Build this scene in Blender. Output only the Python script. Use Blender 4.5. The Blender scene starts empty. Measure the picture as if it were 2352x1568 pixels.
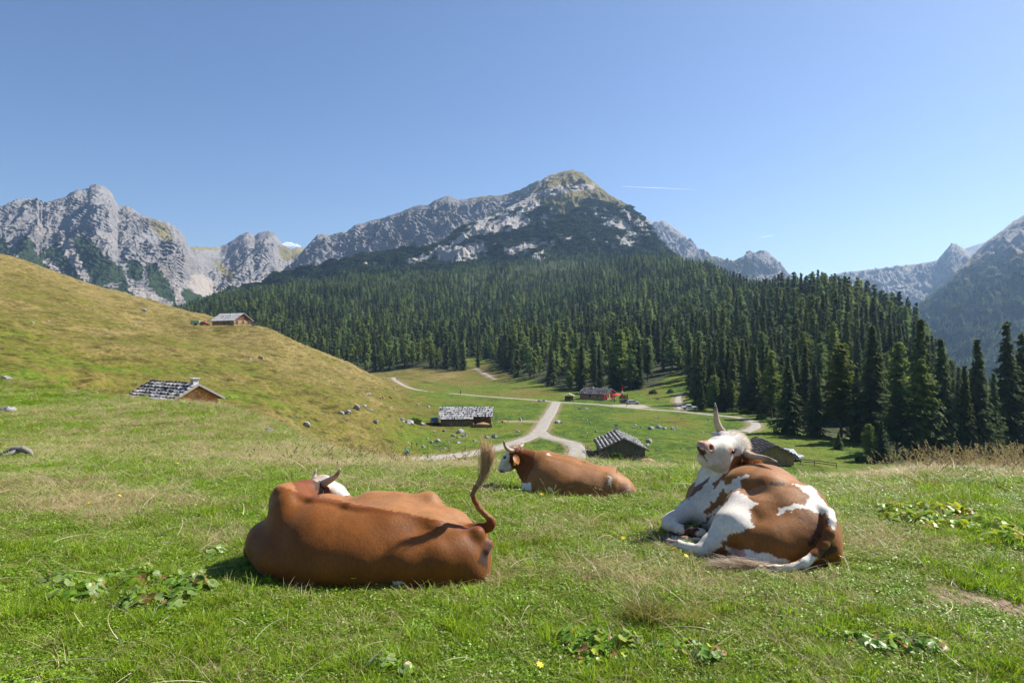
import bpy, math, random
import numpy as np
from mathutils import Vector
sc = bpy.context.scene
COL = sc.collection
RNG = np.random.RandomState(7)
F = 1568.0; CX = 1176.0; CY = 784.0; CAMZ = 1.7
def P(px, py, d):
    """a point at depth d (metres) along a sight line of the survey sketch"""
    return Vector(((px-CX)/F*d, d, CAMZ-(py-CY)/F*d))
# ------------------------------------------------------------ noise
def _h(ix, iy, iz, seed):
    h = (ix*374761393 + iy*668265263 + iz*2147483647 + seed*1274126177) & 0xffffffff
    h = ((h ^ (h >> 13))*1274126177) & 0xffffffff
    h = ((h ^ (h >> 15))*2246822519) & 0xffffffff
    return (h ^ (h >> 16)) & 0xffffffff
def n2(x, y, seed=0):
    x = np.asarray(x, float); y = np.asarray(y, float)
    xi = np.floor(x).astype(np.int64); yi = np.floor(y).astype(np.int64)
    xf = x-xi; yf = y-yi
    u = xf*xf*xf*(xf*(xf*6-15)+10); v = yf*yf*yf*(yf*(yf*6-15)+10)
    def g(a, b, dx, dy):
        t = _h(a, b, 0, seed)/4294967296.0*2*np.pi
        return np.cos(t)*dx + np.sin(t)*dy
    a = g(xi, yi, xf, yf); b = g(xi+1, yi, xf-1, yf)
    c = g(xi, yi+1, xf, yf-1); d = g(xi+1, yi+1, xf-1, yf-1)
    return 1.5*((a+(b-a)*u) + ((c+(d-c)*u)-(a+(b-a)*u))*v)
def n3(x, y, z, seed=0):
    xi = np.floor(x).astype(np.int64); yi = np.floor(y).astype(np.int64); zi = np.floor(z).astype(np.int64)
    xf = x-xi; yf = y-yi; zf = z-zi
    s = lambda t: t*t*(3-2*t)
    u, v, w = s(xf), s(yf), s(zf)
    def q(a, b, c): return _h(a, b, c, seed)/4294967296.0*2-1
    r = 0
    for dx in (0, 1):
        for dy in (0, 1):
            for dz in (0, 1):
                r = r + q(xi+dx, yi+dy, zi+dz)*(u if dx else 1-u)*(v if dy else 1-v)*(w if dz else 1-w)
    return r
def fbm(x, y, seed=0, octv=5, gain=.5, lac=2.03):
    a = 1.; s = 0.; t = 0.
    for o in range(octv):
        s = s + a*n2(x, y, seed+o*17); t += a
        x = x*lac+3.1; y = y*lac-1.7; a *= gain
    return s/t
def ridged(x, y, seed=0, octv=5, gain=.55):
    a = 1.; s = 0.; t = 0.; w = 1.
    for o in range(octv):
        v = 1-np.abs(n2(x, y, seed+o*13)); v = v*v
        s = s + a*v*w; t += a; w = np.clip(v*1.3, 0, 1)
        x = x*2.07+5.3; y = y*2.07-2.9; a *= gain
    return s/t
def sstep(a, b, x):
    t = np.clip((x-a)/(b-a), 0, 1); return t*t*(3-2*t)
def inpoly(x, y, poly):
    r = np.zeros(len(x), bool); n = len(poly)
    for i in range(n):
        (x0, y0), (x1, y1) = poly[i], poly[(i+1) % n]
        if y0 == y1: continue
        c = ((y0 > y) != (y1 > y)) & (x < (x1-x0)*(y-y0)/(y1-y0)+x0); r ^= c
    return r
def pchip(xk, yk, x):
    xk = np.asarray(xk, float); yk = np.asarray(yk, float); x = np.asarray(x, float)
    h = np.diff(xk); d = np.diff(yk)/h
    m = np.zeros(len(xk))
    if len(xk) > 2:
        same = d[:-1]*d[1:] > 0
        w1 = 2*h[1:]+h[:-1]; w2 = h[1:]+2*h[:-1]
        dd0 = np.where(d[:-1] == 0, 1e-9, d[:-1]); dd1 = np.where(d[1:] == 0, 1e-9, d[1:])
        m[1:-1] = np.where(same, (w1+w2)/(w1/dd0+w2/dd1), 0)
    m[0] = d[0]; m[-1] = d[-1]
    i = np.clip(np.searchsorted(xk, x)-1, 0, len(xk)-2)
    t = np.clip((x-xk[i])/h[i], 0, 1)
    return ((1+2*t)*(1-t)**2*yk[i] + t*(1-t)**2*h[i]*m[i] + t*t*(3-2*t)*yk[i+1] + t*t*(t-1)*h[i]*m[i+1])
# ------------------------------------------------------------ object helpers
def tag(o, label=None, cat=None, group=None, kind=None):
    if label: o['label'] = label
    if cat: o['category'] = cat
    if group: o['group'] = group
    if kind: o['kind'] = kind
    return o
def empty(name, loc=(0, 0, 0), rz=0, label=None, cat=None, group=None):
    o = bpy.data.objects.new(name, None); COL.objects.link(o)
    o.location = loc; o.rotation_euler = (0, 0, rz); o.empty_display_size = .2
    return tag(o, label, cat, group)
def fast_mesh(name, V, Fq, mats=(), smooth=True, attrs=None, mi=None):
    """V (n,3), Fq (m,k) int array of equal-size faces"""
    me = bpy.data.meshes.new(name)
    V = np.asarray(V, np.float32); Fq = np.asarray(Fq, np.int32)
    me.vertices.add(len(V)); me.vertices.foreach_set('co', V.ravel())
    k = Fq.shape[1]; m = len(Fq)
    me.loops.add(m*k); me.loops.foreach_set('vertex_index', Fq.ravel())
    me.polygons.add(m)
    me.polygons.foreach_set('loop_start', np.arange(0, m*k, k, dtype=np.int32))
    me.polygons.foreach_set('loop_total', np.full(m, k, np.int32))
    me.polygons.foreach_set('use_smooth', np.full(m, bool(smooth)))
    if mi is not None: me.polygons.foreach_set('material_index', np.asarray(mi, np.int32))
    me.update(calc_edges=True)
    for nm, a in (attrs or {}).items():
        a = np.asarray(a, np.float32)
        if a.ndim == 1:
            at = me.attributes.new(nm, 'FLOAT', 'POINT'); at.data.foreach_set('value', a)
        else:
            at = me.attributes.new(nm, 'FLOAT_COLOR', 'POINT')
            c = np.ones((len(a), 4), np.float32); c[:, :3] = a
            at.data.foreach_set('color', c.ravel())
    for mt in mats: me.materials.append(mt)
    return me
def link(name, me, parent=None, loc=None, rot=None):
    o = bpy.data.objects.new(name, me); COL.objects.link(o)
    if parent is not None: o.parent = parent
    if loc is not None: o.location = loc
    if rot is not None: o.rotation_euler = rot
    return o
def grid_faces(nr, nc):
    i = np.arange(nr-1)[:, None]*nc + np.arange(nc-1)[None, :]
    return np.stack([i, i+1, i+nc+1, i+nc], -1).reshape(-1, 4)
class MB:
    """collects boxes, prisms and tubes and links them as one mesh"""
    def __init__(s): s.v = []; s.f = []
    def add(s, vs, fs):
        b = len(s.v); s.v += [tuple(v) for v in vs]; s.f += [tuple(b+i for i in f) for f in fs]
    def box(s, x0, x1, y0, y1, z0, z1):
        s.add([(x0,y0,z0),(x1,y0,z0),(x1,y1,z0),(x0,y1,z0),(x0,y0,z1),(x1,y0,z1),(x1,y1,z1),(x0,y1,z1)],
              [(0,3,2,1),(4,5,6,7),(0,1,5,4),(1,2,6,5),(2,3,7,6),(3,0,4,7)])
    def hexa(s, p):
        s.add(p, [(0,3,2,1),(4,5,6,7),(0,1,5,4),(1,2,6,5),(2,3,7,6),(3,0,4,7)])
    def prism(s, poly, a, b, axis='y'):
        n = len(poly); g = (lambda p, t: (p[0], t, p[1])) if axis == 'y' else ((lambda p, t: (t, p[0], p[1])) if axis == 'x' else (lambda p, t: (p[0], p[1], t)))
        s.add([g(p, a) for p in poly]+[g(p, b) for p in poly],
              [tuple(range(n)), tuple(range(2*n-1, n-1, -1))]+[(i, i+n, (i+1) % n+n, (i+1) % n) for i in range(n)])
    def bar(s, p, q, w, h=None):
        p = Vector(p); q = Vector(q); d = (q-p).normalized(); h = h or w
        up = Vector((0,0,1)) if abs(d.z) < .95 else Vector((0,1,0))
        a = d.cross(up).normalized()*w/2; b = a.cross(d).normalized()*h/2
        s.hexa([p-a-b, p+a-b, q+a-b, q-a-b, p-a+b, p+a+b, q+a+b, q-a+b])
    def tube(s, pts, rad, n=8, cap=True):
        pts = [Vector(p) for p in pts]; m = len(pts)
        if not hasattr(rad, '__len__'): rad = [rad]*m
        vs = []; prev = None
        for i, p in enumerate(pts):
            d = (pts[min(i+1, m-1)]-pts[max(i-1, 0)]).normalized()
            if prev is None:
                a = d.cross(Vector((0,0,1)) if abs(d.z) < .9 else Vector((0,1,0))).normalized()
            else:
                a = (prev-d*prev.dot(d)).normalized()
            prev = a; b = d.cross(a)
            for k in range(n):
                t = 2*math.pi*k/n
                vs.append(p+(a*math.cos(t)+b*math.sin(t))*rad[i])
        fs = [(i*n+k, i*n+(k+1) % n, (i+1)*n+(k+1) % n, (i+1)*n+k) for i in range(m-1) for k in range(n)]
        if cap: fs += [tuple(range(n-1, -1, -1)), tuple(range((m-1)*n, m*n))]
        s.add(vs, fs)
    def lathe(s, prof, c=(0,0,0), n=12):
        vs = [(c[0]+r*math.cos(2*math.pi*k/n), c[1]+r*math.sin(2*math.pi*k/n), c[2]+z) for r, z in prof for k in range(n)]
        m = len(prof)
        fs = [(i*n+k, i*n+(k+1) % n, (i+1)*n+(k+1) % n, (i+1)*n+k) for i in range(m-1) for k in range(n)]
        fs += [tuple(range(n-1, -1, -1)), tuple(range((m-1)*n, m*n))]
        s.add(vs, fs)
    def ball(s, c, r, n=10, m=7, sq=(1,1,1), jit=0, rg=None):
        vs = [(c[0], c[1], c[2]-r*sq[2])]
        for i in range(1, m):
            t = math.pi*i/m
            for k in range(n):
                a = 2*math.pi*k/n; j = 1+(rg.uniform(-jit, jit) if jit else 0)
                vs.append((c[0]+r*sq[0]*math.sin(t)*math.cos(a)*j, c[1]+r*sq[1]*math.sin(t)*math.sin(a)*j, c[2]-r*sq[2]*math.cos(t)*j))
        vs.append((c[0], c[1], c[2]+r*sq[2]))
        fs = [(0, 1+(k+1) % n, 1+k) for k in range(n)]
        for i in range(m-2):
            fs += [(1+i*n+k, 1+i*n+(k+1) % n, 1+(i+1)*n+(k+1) % n, 1+(i+1)*n+k) for k in range(n)]
        e = len(vs)-1; o = 1+(m-2)*n
        fs += [(o+k, o+(k+1) % n, e) for k in range(n)]
        s.add(vs, fs)
    def mesh(s, name, mat, smooth=False):
        me = bpy.data.meshes.new(name); me.from_pydata(s.v, [], s.f); me.validate()
        if mat: me.materials.append(mat)
        if smooth:
            me.polygons.foreach_set('use_smooth', [True]*len(me.polygons))
        me.update(); return me
    def build(s, name, mat, parent=None, smooth=False, loc=None):
        return link(name, s.mesh(name, mat, smooth), parent, loc)
# ------------------------------------------------------------ materials
class NT:
    def __init__(s, name):
        s.m = bpy.data.materials.new(name); s.m.use_nodes = True; s.t = s.m.node_tree; s.t.nodes.clear()
    def n(s, typ, ins=None, **kw):
        nd = s.t.nodes.new(typ)
        for k, v in kw.items(): setattr(nd, k, v)
        for k, v in (ins or {}).items():
            sk = nd.inputs[k]
            if isinstance(v, bpy.types.NodeSocket): s.t.links.new(v, sk)
            else:
                if sk.type == 'RGBA' and len(v) == 3: v = (*v, 1)
                sk.default_value = v
        return nd
    def noise(s, scale, detail=4, vec=None, rough=.55, dist=0):
        ins = {'Scale': scale, 'Detail': detail, 'Roughness': rough, 'Distortion': dist}
        if vec is not None: ins['Vector'] = vec
        return s.n('ShaderNodeTexNoise', ins).outputs['Fac']
    def ramp(s, fac, stops, interp='LINEAR'):
        nd = s.n('ShaderNodeValToRGB', {'Fac': fac}); cr = nd.color_ramp; cr.interpolation = interp
        while len(cr.elements) < len(stops): cr.elements.new(.5)
        for e, (p, c) in zip(cr.elements, stops):
            e.position = p
            if not hasattr(c, '__len__'): c = (c, c, c)
            e.color = (*c[:3], 1)
        return nd.outputs['Color']
    def mix(s, fac, a, b, mode='MIX'):
        nd = s.n('ShaderNodeMix', data_type='RGBA', blend_type=mode)
        for k, v in ((0, fac), (6, a), (7, b)):
            if isinstance(v, bpy.types.NodeSocket): s.t.links.new(v, nd.inputs[k])
            else: nd.inputs[k].default_value = (*v, 1) if hasattr(v, '__len__') and len(v) == 3 else v
        return nd.outputs[2]
    def math(s, op, a, b=0.0, c=0.0):
        nd = s.n('ShaderNodeMath', operation=op)
        for k, v in enumerate((a, b, c)):
            if isinstance(v, bpy.types.NodeSocket): s.t.links.new(v, nd.inputs[k])
            else: nd.inputs[k].default_value = v
        return nd.outputs[0]
    def attr(s, nm, out='Fac'): return s.n('ShaderNodeAttribute', attribute_name=nm).outputs[out]
    def obj(s): return s.n('ShaderNodeTexCoord').outputs['Object']
    def mapping(s, vec, scale=(1,1,1), rot=(0,0,0), loc=(0,0,0)):
        return s.n('ShaderNodeMapping', {'Vector': vec, 'Scale': scale, 'Rotation': rot, 'Location': loc}).outputs[0]
    def bump(s, h, strength=.5, dist=.1, nrm=None):
        ins = {'Height': h, 'Strength': strength, 'Distance': dist}
        if nrm is not None: ins['Normal'] = nrm
        return s.n('ShaderNodeBump', ins).outputs[0]
    def done(s, color, rough=.8, normal=None, spec=.3, metal=0, extra=None):
        ins = {'Base Color': color, 'Roughness': rough, 'Specular IOR Level': spec, 'Metallic': metal}
        if normal is not None: ins['Normal'] = normal
        ins.update(extra or {})
        b = s.n('ShaderNodeBsdfPrincipled', ins)
        o = s.n('ShaderNodeOutputMaterial', {'Surface': b.outputs[0]})
        return s.m
def simple(name, col, rough=.7, var=.15, scale=8, spec=.3, metal=0, bump=0, stretch=(1,1,1)):
    m = NT(name); v = m.mapping(m.obj(), stretch)
    f = m.noise(scale, 5, v)
    c = m.ramp(f, [(.3, tuple(x*(1-var) for x in col)), (.7, tuple(min(1, x*(1+var)) for x in col))])
    nb = m.bump(f, .5, bump) if bump else None
    return m.done(c, rough, nb, spec, metal)
# ------------------------------------------------------------ camera, world, sun
cam = bpy.data.cameras.new('camera'); cam.lens = 24; cam.sensor_width = 36; cam.sensor_fit = 'HORIZONTAL'
cam.clip_start = .1; cam.clip_end = 40000
camo = bpy.data.objects.new('camera', cam); COL.objects.link(camo)
camo.location = (0, 0, CAMZ); camo.rotation_euler = (math.pi/2, 0, 0); sc.camera = camo
SUN_EL = math.radians(47); SUN_AZ = math.radians(64)   # azimuth measured from +Y towards +X
w = bpy.data.worlds.new('World'); sc.world = w; w.use_nodes = True
nt = w.node_tree; nt.nodes.clear()
sky = nt.nodes.new('ShaderNodeTexSky'); sky.sky_type = 'NISHITA'; sky.sun_disc = False
sky.sun_elevation = SUN_EL; sky.sun_rotation = SUN_AZ; sky.altitude = 1500; sky.air_density = 1.0; sky.dust_density = 2.0; sky.ozone_density = 1.4
bg = nt.nodes.new('ShaderNodeBackground'); bg.inputs['Strength'].default_value = .076
wo = nt.nodes.new('ShaderNodeOutputWorld')
hs = nt.nodes.new('ShaderNodeHueSaturation'); hs.inputs['Saturation'].default_value = 1.13; hs.inputs['Hue'].default_value = .506; nt.links.new(sky.outputs[0], hs.inputs['Color']); nt.links.new(hs.outputs[0], bg.inputs[0]); nt.links.new(bg.outputs[0], wo.inputs[0])
sl = bpy.data.lights.new('sun', 'SUN'); sl.energy = 5.0; sl.angle = math.radians(.53); sl.color = (1, .95, .87)
so = bpy.data.objects.new('sun', sl); COL.objects.link(so)
sd = Vector((math.cos(SUN_EL)*math.sin(SUN_AZ), math.cos(SUN_EL)*math.cos(SUN_AZ), math.sin(SUN_EL)))
so.rotation_euler = sd.to_track_quat('Z', 'Y').to_euler()
sc.view_settings.view_transform = 'Standard'; sc.view_settings.look = 'None'; sc.view_settings.exposure = .93; sc.view_settings.gamma = 1
cy = sc.cycles
cy.max_bounces = 6; cy.diffuse_bounces = 3; cy.glossy_bounces = 2; cy.transmission_bounces = 4; cy.transparent_max_bounces = 8
cy.volume_bounces = 0; cy.use_denoising = True; cy.sample_clamp_indirect = 4
try: cy.denoiser = 'OPENIMAGEDENOISE'
except Exception: pass
cy.use_adaptive_sampling = True; cy.adaptive_threshold = .015
HAZE = 7.5e-5
# ------------------------------------------------------------ ground: survey table, depth (m) -> sketch row, per sight line
def Z(d, z): return (d, CY+(CAMZ-z)/d*F)
near0 = [Z(1, .0), Z(2.5, 0), Z(5, .0)]
SUR = {
 -700: near0+[Z(10,.1),Z(20,.3),Z(40,2),Z(100,14),Z(200,40),Z(330,80),Z(500,90),Z(900,60),Z(1600,20)],
 -200: near0+[Z(10,-.1),Z(20,-.5),(35,900),(60,820),(100,735),(160,650),(230,590),(300,540),Z(420,48),Z(700,20),Z(1600,0)],
 0: near0+[Z(10,-.22),(15,1035),(25,955),(35,915),(45,890),(60,850),(100,775),(160,700),(230,640),(300,587),(330,585),Z(450,28),Z(700,0),Z(1600,-10)],
 200: near0+[Z(10,-.22),(15,1032),(25,955),(35,924),(45,912),(60,893),(90,850),(130,790),(180,735),(250,683),(310,652),(340,652),Z(450,14),Z(700,-8),Z(1600,0)],
 400: near0+[Z(10,-.24),(15,1032),(22,966),(30,930),(38,936),(50,950),(67,950),(80,915),(110,862),(150,805),(185,777),(205,783),(225,773),(260,745),(300,710),(325,708),(450,770),(700,800),(1000,745),(1300,715),(1600,730)],
 600: near0+[Z(10,-.27),(15,1045),(22,990),(28,968),(35,985),(50,1020),(67,980),(80,940),(110,897),(150,858),(170,841),(190,848),(220,812),(262,757),(285,757),(400,838),(500,846),(600,815),(800,745),(1000,695),(1300,672),(1600,690)],
 800: near0+[Z(10,-.28),(14,1062),(18,1040),(25,1060),(40,1180),(60,1150),(80,1092),(100,1010),(120,955),(140,915),(155,895),(175,906),(220,882),(260,852),(290,838),(320,842),(420,868),(500,858),(560,832),(700,775),(900,715),(1100,672),(1300,645),(1600,660)],
 950: near0+[Z(8,-.12),Z(10,-.3),(14,1066),(20,1092),Z(40,-10),Z(70,-16),(90,1110),(110,1050),(125,1014),(145,986),(165,963),(200,938),(260,909),(330,887),(400,873),(470,856),(520,838),(650,788),(800,745),(1000,695),(1300,635),(1600,640)],
 1100: near0+[Z(8,-.12),Z(10,-.3),(14,1070),(20,1095),Z(40,-10),Z(70,-17),Z(100,-18),(130,1024),(160,982),(200,944),(260,915),(330,892),(400,877),(450,857),(520,832),(600,802),(800,748),(1000,700),(1300,628),(1600,620)],
 1300: near0+[Z(8,-.12),Z(10,-.3),(14,1062),(20,1100),Z(40,-10),Z(70,-17),Z(100,-18.2),(130,1026),(160,983),(200,946),(240,925),(300,903),(340,884),(400,840),(500,805),(650,760),(800,715),(1000,675),(1300,617),(1600,590)],
 1500: near0+[Z(8,-.12),(10,1084),(14,1074),(20,1110),Z(40,-10),Z(70,-17),Z(100,-18.4),(130,1027),(160,985),(200,948),(250,921),(290,897),(330,864),(400,816),(500,776),(650,728),(800,685),(1000,635),(1150,601),(1300,605),(1600,650)],
 1600: near0+[Z(8,-.12),(10,1088),(14,1080),(20,1120),Z(40,-10),Z(70,-17),Z(100,-18.6),(130,1029),(160,987),(200,950),(245,925),(270,905),(320,862),(400,812),(500,768),(650,715),(800,668),(1000,622),(1150,618),(1300,640),(1600,690)],
 1700: near0+[Z(8,-.12),(10,1092),(14,1086),(20,1130),Z(40,-10.5),Z(70,-17.5),Z(100,-18.8),(130,1031),(160,989),(200,952),(230,934),(260,909),(300,871),(400,800),(500,750),(600,708),(700,684),(850,668),(1000,664),(1200,690),(1600,760)],
 1900: near0+[Z(7,-.06),Z(9,-.30),(12,1100),(20,1175),Z(40,-11),Z(70,-18),Z(110,-19.5),(140,1024),(180,975),(220,931),(260,867),(320,792),(400,745),(500,705),(600,674),(700,692),(900,760),(1300,850),(1600,870)],
 2100: near0+[Z(7,-.03),Z(9,-.15),(12,1084),(20,1175),Z(40,-12),Z(70,-19),Z(110,-20.5),(140,1040),(180,990),(230,932),(300,858),(400,805),(480,770),(540,757),(650,795),(900,852),(1300,885),(1600,890)],
 2230: near0+[Z(7,-.01),Z(9,-.12),(12,1077),(20,1180),Z(45,-13),Z(100,-21.5),(150,1032),(220,975),(300,918),(400,892),(500,888),(700,900),(1300,905),(1600,900)],
 2352: near0+[Z(7,-.0),Z(9,-.1),(12,1076),(20,1190),Z(50,-14),Z(100,-22),Z(150,-25),(220,970),(300,910),(400,880),(500,885),(700,900),(1300,905),(1600,900)],
 2800: near0+[Z(7,.1),Z(9,.1),Z(14,-.2),Z(20,-2),Z(50,-12),Z(100,-22),Z(150,-26),Z(250,-30),Z(400,-32),Z(700,-45),Z(1300,-80),Z(1600,-90)],
 3600: near0+[Z(7,.2),Z(9,.3),Z(14,.3),Z(20,-1),Z(50,-10),Z(100,-20),Z(150,-26),Z(250,-30),Z(400,-32),Z(700,-45),Z(1300,-80),Z(1600,-90)],
}
UK = np.array(sorted(SUR)); LG = np.linspace(0, math.log(1600), 520); UG = np.linspace(-700, 3600, 431)
_S = np.array([pchip(np.log([a for a, b in SUR[u]]), [b-CY for a, b in SUR[u]], LG) for u in UK])
SL = np.array([pchip(UK, _S[:, j], UG) for j in range(len(LG))]).T       # (u, l)
for _ in range(6):
    SL[1:-1] = (SL[:-2]+2*SL[1:-1]+SL[2:])/4
for _ in range(2):
    SL[:, 1:-1] = (SL[:, :-2]+2*SL[:, 1:-1]+SL[:, 2:])/4
def bil(A, u, l):
    fu = np.clip((u-UG[0])/(UG[1]-UG[0]), 0, len(UG)-1.001); fl = np.clip((l-LG[0])/(LG[1]-LG[0]), 0, len(LG)-1.001)
    i = fu.astype(int); j = fl.astype(int); a = fu-i; b = fl-j
    return A[i, j]*(1-a)*(1-b)+A[i+1, j]*a*(1-b)+A[i, j+1]*(1-a)*b+A[i+1, j+1]*a*b
def zbase(x, y):
    x = np.asarray(x, float); y = np.asarray(y, float); ym = np.maximum(y, 2.5)
    return CAMZ - bil(SL, x/ym*F+CX, np.log(ym))*ym/F
def uof(x, y): return np.asarray(x)/np.maximum(np.asarray(y), 2.5)*F+CX
# roads, in sketch coordinates (px, row)
def hit(px, py, d0=25., d1=900., base=True):
    """first place beyond d0 where the sight line meets the ground"""
    d = np.exp(np.linspace(math.log(d0), math.log(d1), 1500))
    z = (zbase if base else zfull)((px-CX)/F*d, d); zr = CAMZ-(py-CY)/F*d
    s = np.where(zr-z <= 0)[0]
    i = s[s > 0][0] if len(s[s > 0]) else len(d)-1
    a = (zr-z)[i-1]; b = (zr-z)[i]; t = a/(a-b) if a > b else 1.
    dd = d[i-1]+(d[i]-d[i-1])*min(max(t, 0), 1)
    return Vector(((px-CX)/F*dd, dd, 0))
ROADS = {
 'gravel_road': (2.5, [(902,867),(914,877),(932,887),(958,895),(982,899),(1022,903),(1058,905),(1098,909),(1170,914),(1222,918),(1268,922),(1294,924),(1366,928),(1414,933),(1494,940),(1574,946),(1638,953),(1692,958),(1721,965),(1735,973),(1732,982),(1708,992)]),
 'valley_road': (3.3, [(1278,923),(1272,935),(1262,953),(1250,971),(1241,987),(1228,999),(1202,1010),(1162,1023),(1114,1035),(1062,1044),(1002,1051),(950,1057)]),
 'hut_track': (3.4, [(1240,990),(1256,1003),(1282,1009),(1308,1015),(1324,1025),(1326,1040),(1322,1056)]),
 'stony_track': (2.2, [(1091,846),(1104,853),(1119,861),(1138,871)]),
 'forest_track': (2.4, [(1565,941),(1560,928),(1557,914),(1564,905)]),
 'foot_path': (1.0, [(1165,968),(1190,967),(1215,967),(1246,969)]),
}
RPTS = {}
for nm, (wd, pl) in ROADS.items():
    q = np.array([hit(a, b, 60.)[:2] for a, b in pl])
    s = np.r_[0, np.cumsum(np.hypot(*np.diff(q, axis=0).T))]
    ss = np.linspace(0, s[-1], max(8, int(s[-1]/1.5)))
    def cr(v):
        m = np.gradient(v, s); i = np.clip(np.searchsorted(s, ss)-1, 0, len(s)-2); h = s[i+1]-s[i]; t = (ss-s[i])/h
        return (1+2*t)*(1-t)**2*v[i]+t*(1-t)**2*h*m[i]+t*t*(3-2*t)*v[i+1]+t*t*(t-1)*h*m[i+1]
    xy = np.stack([cr(q[:, 0]), cr(q[:, 1])], 1)
    for _ in range(3): xy[1:-1] = (xy[:-2]+2*xy[1:-1]+xy[2:])/4
    RPTS[nm] = (wd, xy)
PARK = np.array([hit(a, b, 60.)[:2] for a, b in [(1402,930),(1440,929),(1478,930),(1497,936),(1470,938),(1420,934)]])
PADS = []      # flattened places for the huts: (x, y, radius, z)
_rall = np.concatenate([xy[::2] for wd, xy in RPTS.values()]+[PARK])
def roaddist(x, y):
    x = np.asarray(x, float); y = np.asarray(y, float); r = np.full(x.shape, 99.)
    m = (y > 60) & (y < 600)
    if m.any():
        xx = x[m]; yy = y[m]; rr = np.full(xx.shape, 99.**2)
        for i in range(len(_rall)):
            rr = np.minimum(rr, (xx-_rall[i, 0])**2+(yy-_rall[i, 1])**2)
        r[m] = np.sqrt(rr)
    return r
COWS = [(-.98, 5.0, 1.0, 0.), (2.1, 5.7, 1.0, 0.)]
def znoise(x, y):
    hum = (fbm(x*.55, y*.55, 3, 3)*.075+fbm(x*1.7, y*1.7, 4, 3)*.035)*np.clip(y/8, .45, 1)            # close hummocks
    u = uof(x, y)
    slope = sstep(18, 60, y)*(1-sstep(420, 520, y))
    lf = 1-sstep(900, 1080, u)                                        # the steep hillside has cattle steps
    zb = zbase(x, y)
    big = fbm(x*.045, y*.045, 11, 4)*(.5+1.6*lf)*slope
    st = zb/.85+fbm(x*.06, y*.06, 5, 3)*2.4+fbm(x*.3, y*.3, 6, 2)*.35
    steps = (np.abs((st % 1)-.5)*2)*.48*lf*slope*sstep(-.3, .25, fbm(x*.03+9, y*.03, 8, 3))
    tuss = (ridged(x*.45, y*.45, 21, 3)-.4)*(.18+.22*lf)*slope
    far = sstep(400, 800, y)*fbm(x*.02, y*.02, 31, 4)*6
    return hum+big+steps+tuss+far
def zfull(x, y):
    x = np.asarray(x, float); y = np.asarray(y, float)
    z = zbase(x, y); n = znoise(x, y)
    rd = roaddist(x, y)
    z = z+n*sstep(1.5, 6, rd)
    # lying bodies press the turf flat
    for cx, cyy, r, zz in COWS:
        k = np.exp(-(((x-cx)**2+(y-cyy)**2)/(r*r))**2)
        z = z*(1-k)+k*(zbase(np.full(x.shape, cx), np.full(x.shape, cyy)))
    for (cx, cyy, r, zz) in PADS:
        k = 1-sstep(r, r*1.8, np.hypot(x-cx, y-cyy)); z = z*(1-k)+zz*k
    return z
def zat(x, y): return float(zfull(np.array([float(x)]), np.array([float(y)]))[0])
def place(px, py, d0=25., d1=900.):
    p = hit(px, py, d0, d1, True); p.z = zat(p.x, p.y); return p
# ------------------------------------------------------------ hut sites (levelled ground)
def V3(x, y): return Vector((x, y, 0))
SITES = {'orange': V3(-34.6, 69.9), 'long': place(1072, 974, 60), 'gable': V3(19.0, 120.5), 'edge': V3(43.9, 118.5),
         'inn': V3(32.4, 258), 'top': V3(-107.5, 262), 'shelter': place(1307, 920, 60)}
for k, r, dz in (('orange', 6.5, 0), ('long', 8, 0), ('gable', 7.5, 0), ('edge', 6.5, 0), ('inn', 8, .3), ('top', 9, .6), ('shelter', 3, 0)):
    p = SITES[k]; z = float(zbase(np.array([p.x]), np.array([p.y]))[0])+dz
    if k == 'orange': z = -5.7
    PADS.append((p.x, p.y, r, z)); p.z = z
# ------------------------------------------------------------ ground sheet
NC, NR = 760, 1120
yy = np.exp(np.linspace(math.log(2.), math.log(1608.), NR))-8
vv = np.linspace(-1.22, 1.56, NC)
GY = np.repeat(yy[:, None], NC, 1); GX = vv[None, :]*(GY+8)
gx, gy = GX.ravel(), GY.ravel()
gz = zfull(gx, gy)
gu = uof(gx, gy)
SCARS = [(.45, 3.05, 0, 0)]
def dryness(x, y):
    """1 = straw coloured, 0 = lush"""
    u = uof(x, y)
    row = CY+(CAMZ-zbase(x, y))/np.maximum(y, 2.5)*F
    n = fbm(x*.06+4, y*.035, 41, 4); nn = fbm(x*.5, y*.5, 43, 3)
    hill = (1-sstep(820, 990, u))*sstep(32, 80, y)
    d = .21+.55*n+.34*nn+.26*sstep(9, 26, y)*(1-sstep(900, 1100, u)) + hill*(.13+.14*sstep(100, 200, y)+.20*sstep(200, 300, y))
    # lush zones near the viewer, straw along the brow
    brow = np.exp(-((row-1078)/26.)**2)*sstep(1850, 2000, u)*(y < 16)
    d = d+brow*.42
    d = d+.62*np.exp(-(((u-180)/260.)**2+((row-1150)/38.)**2))*(y < 40)
    d = d+.30*np.exp(-(((u-700)/330.)**2+((row-1055)/26.)**2))*(y < 60)+.2*np.exp(-(((u-1000)/200.)**2+((row-1075)/20.)**2))*(y < 60)
    d = d-.15*sstep(1900, 2150, u)*(row > 1100)
    d = d+.5*np.exp(-((y-440)/70.)**2)*sstep(900, 1000, u)*(1-sstep(1240, 1300, u))
    d = d+.35*np.exp(-(((u-1180)/160.)**2+((row-902)/10.)**2))*(y > 60)
    return np.clip(d, 0, 1)
DRY = dryness(gx, gy)
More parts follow.
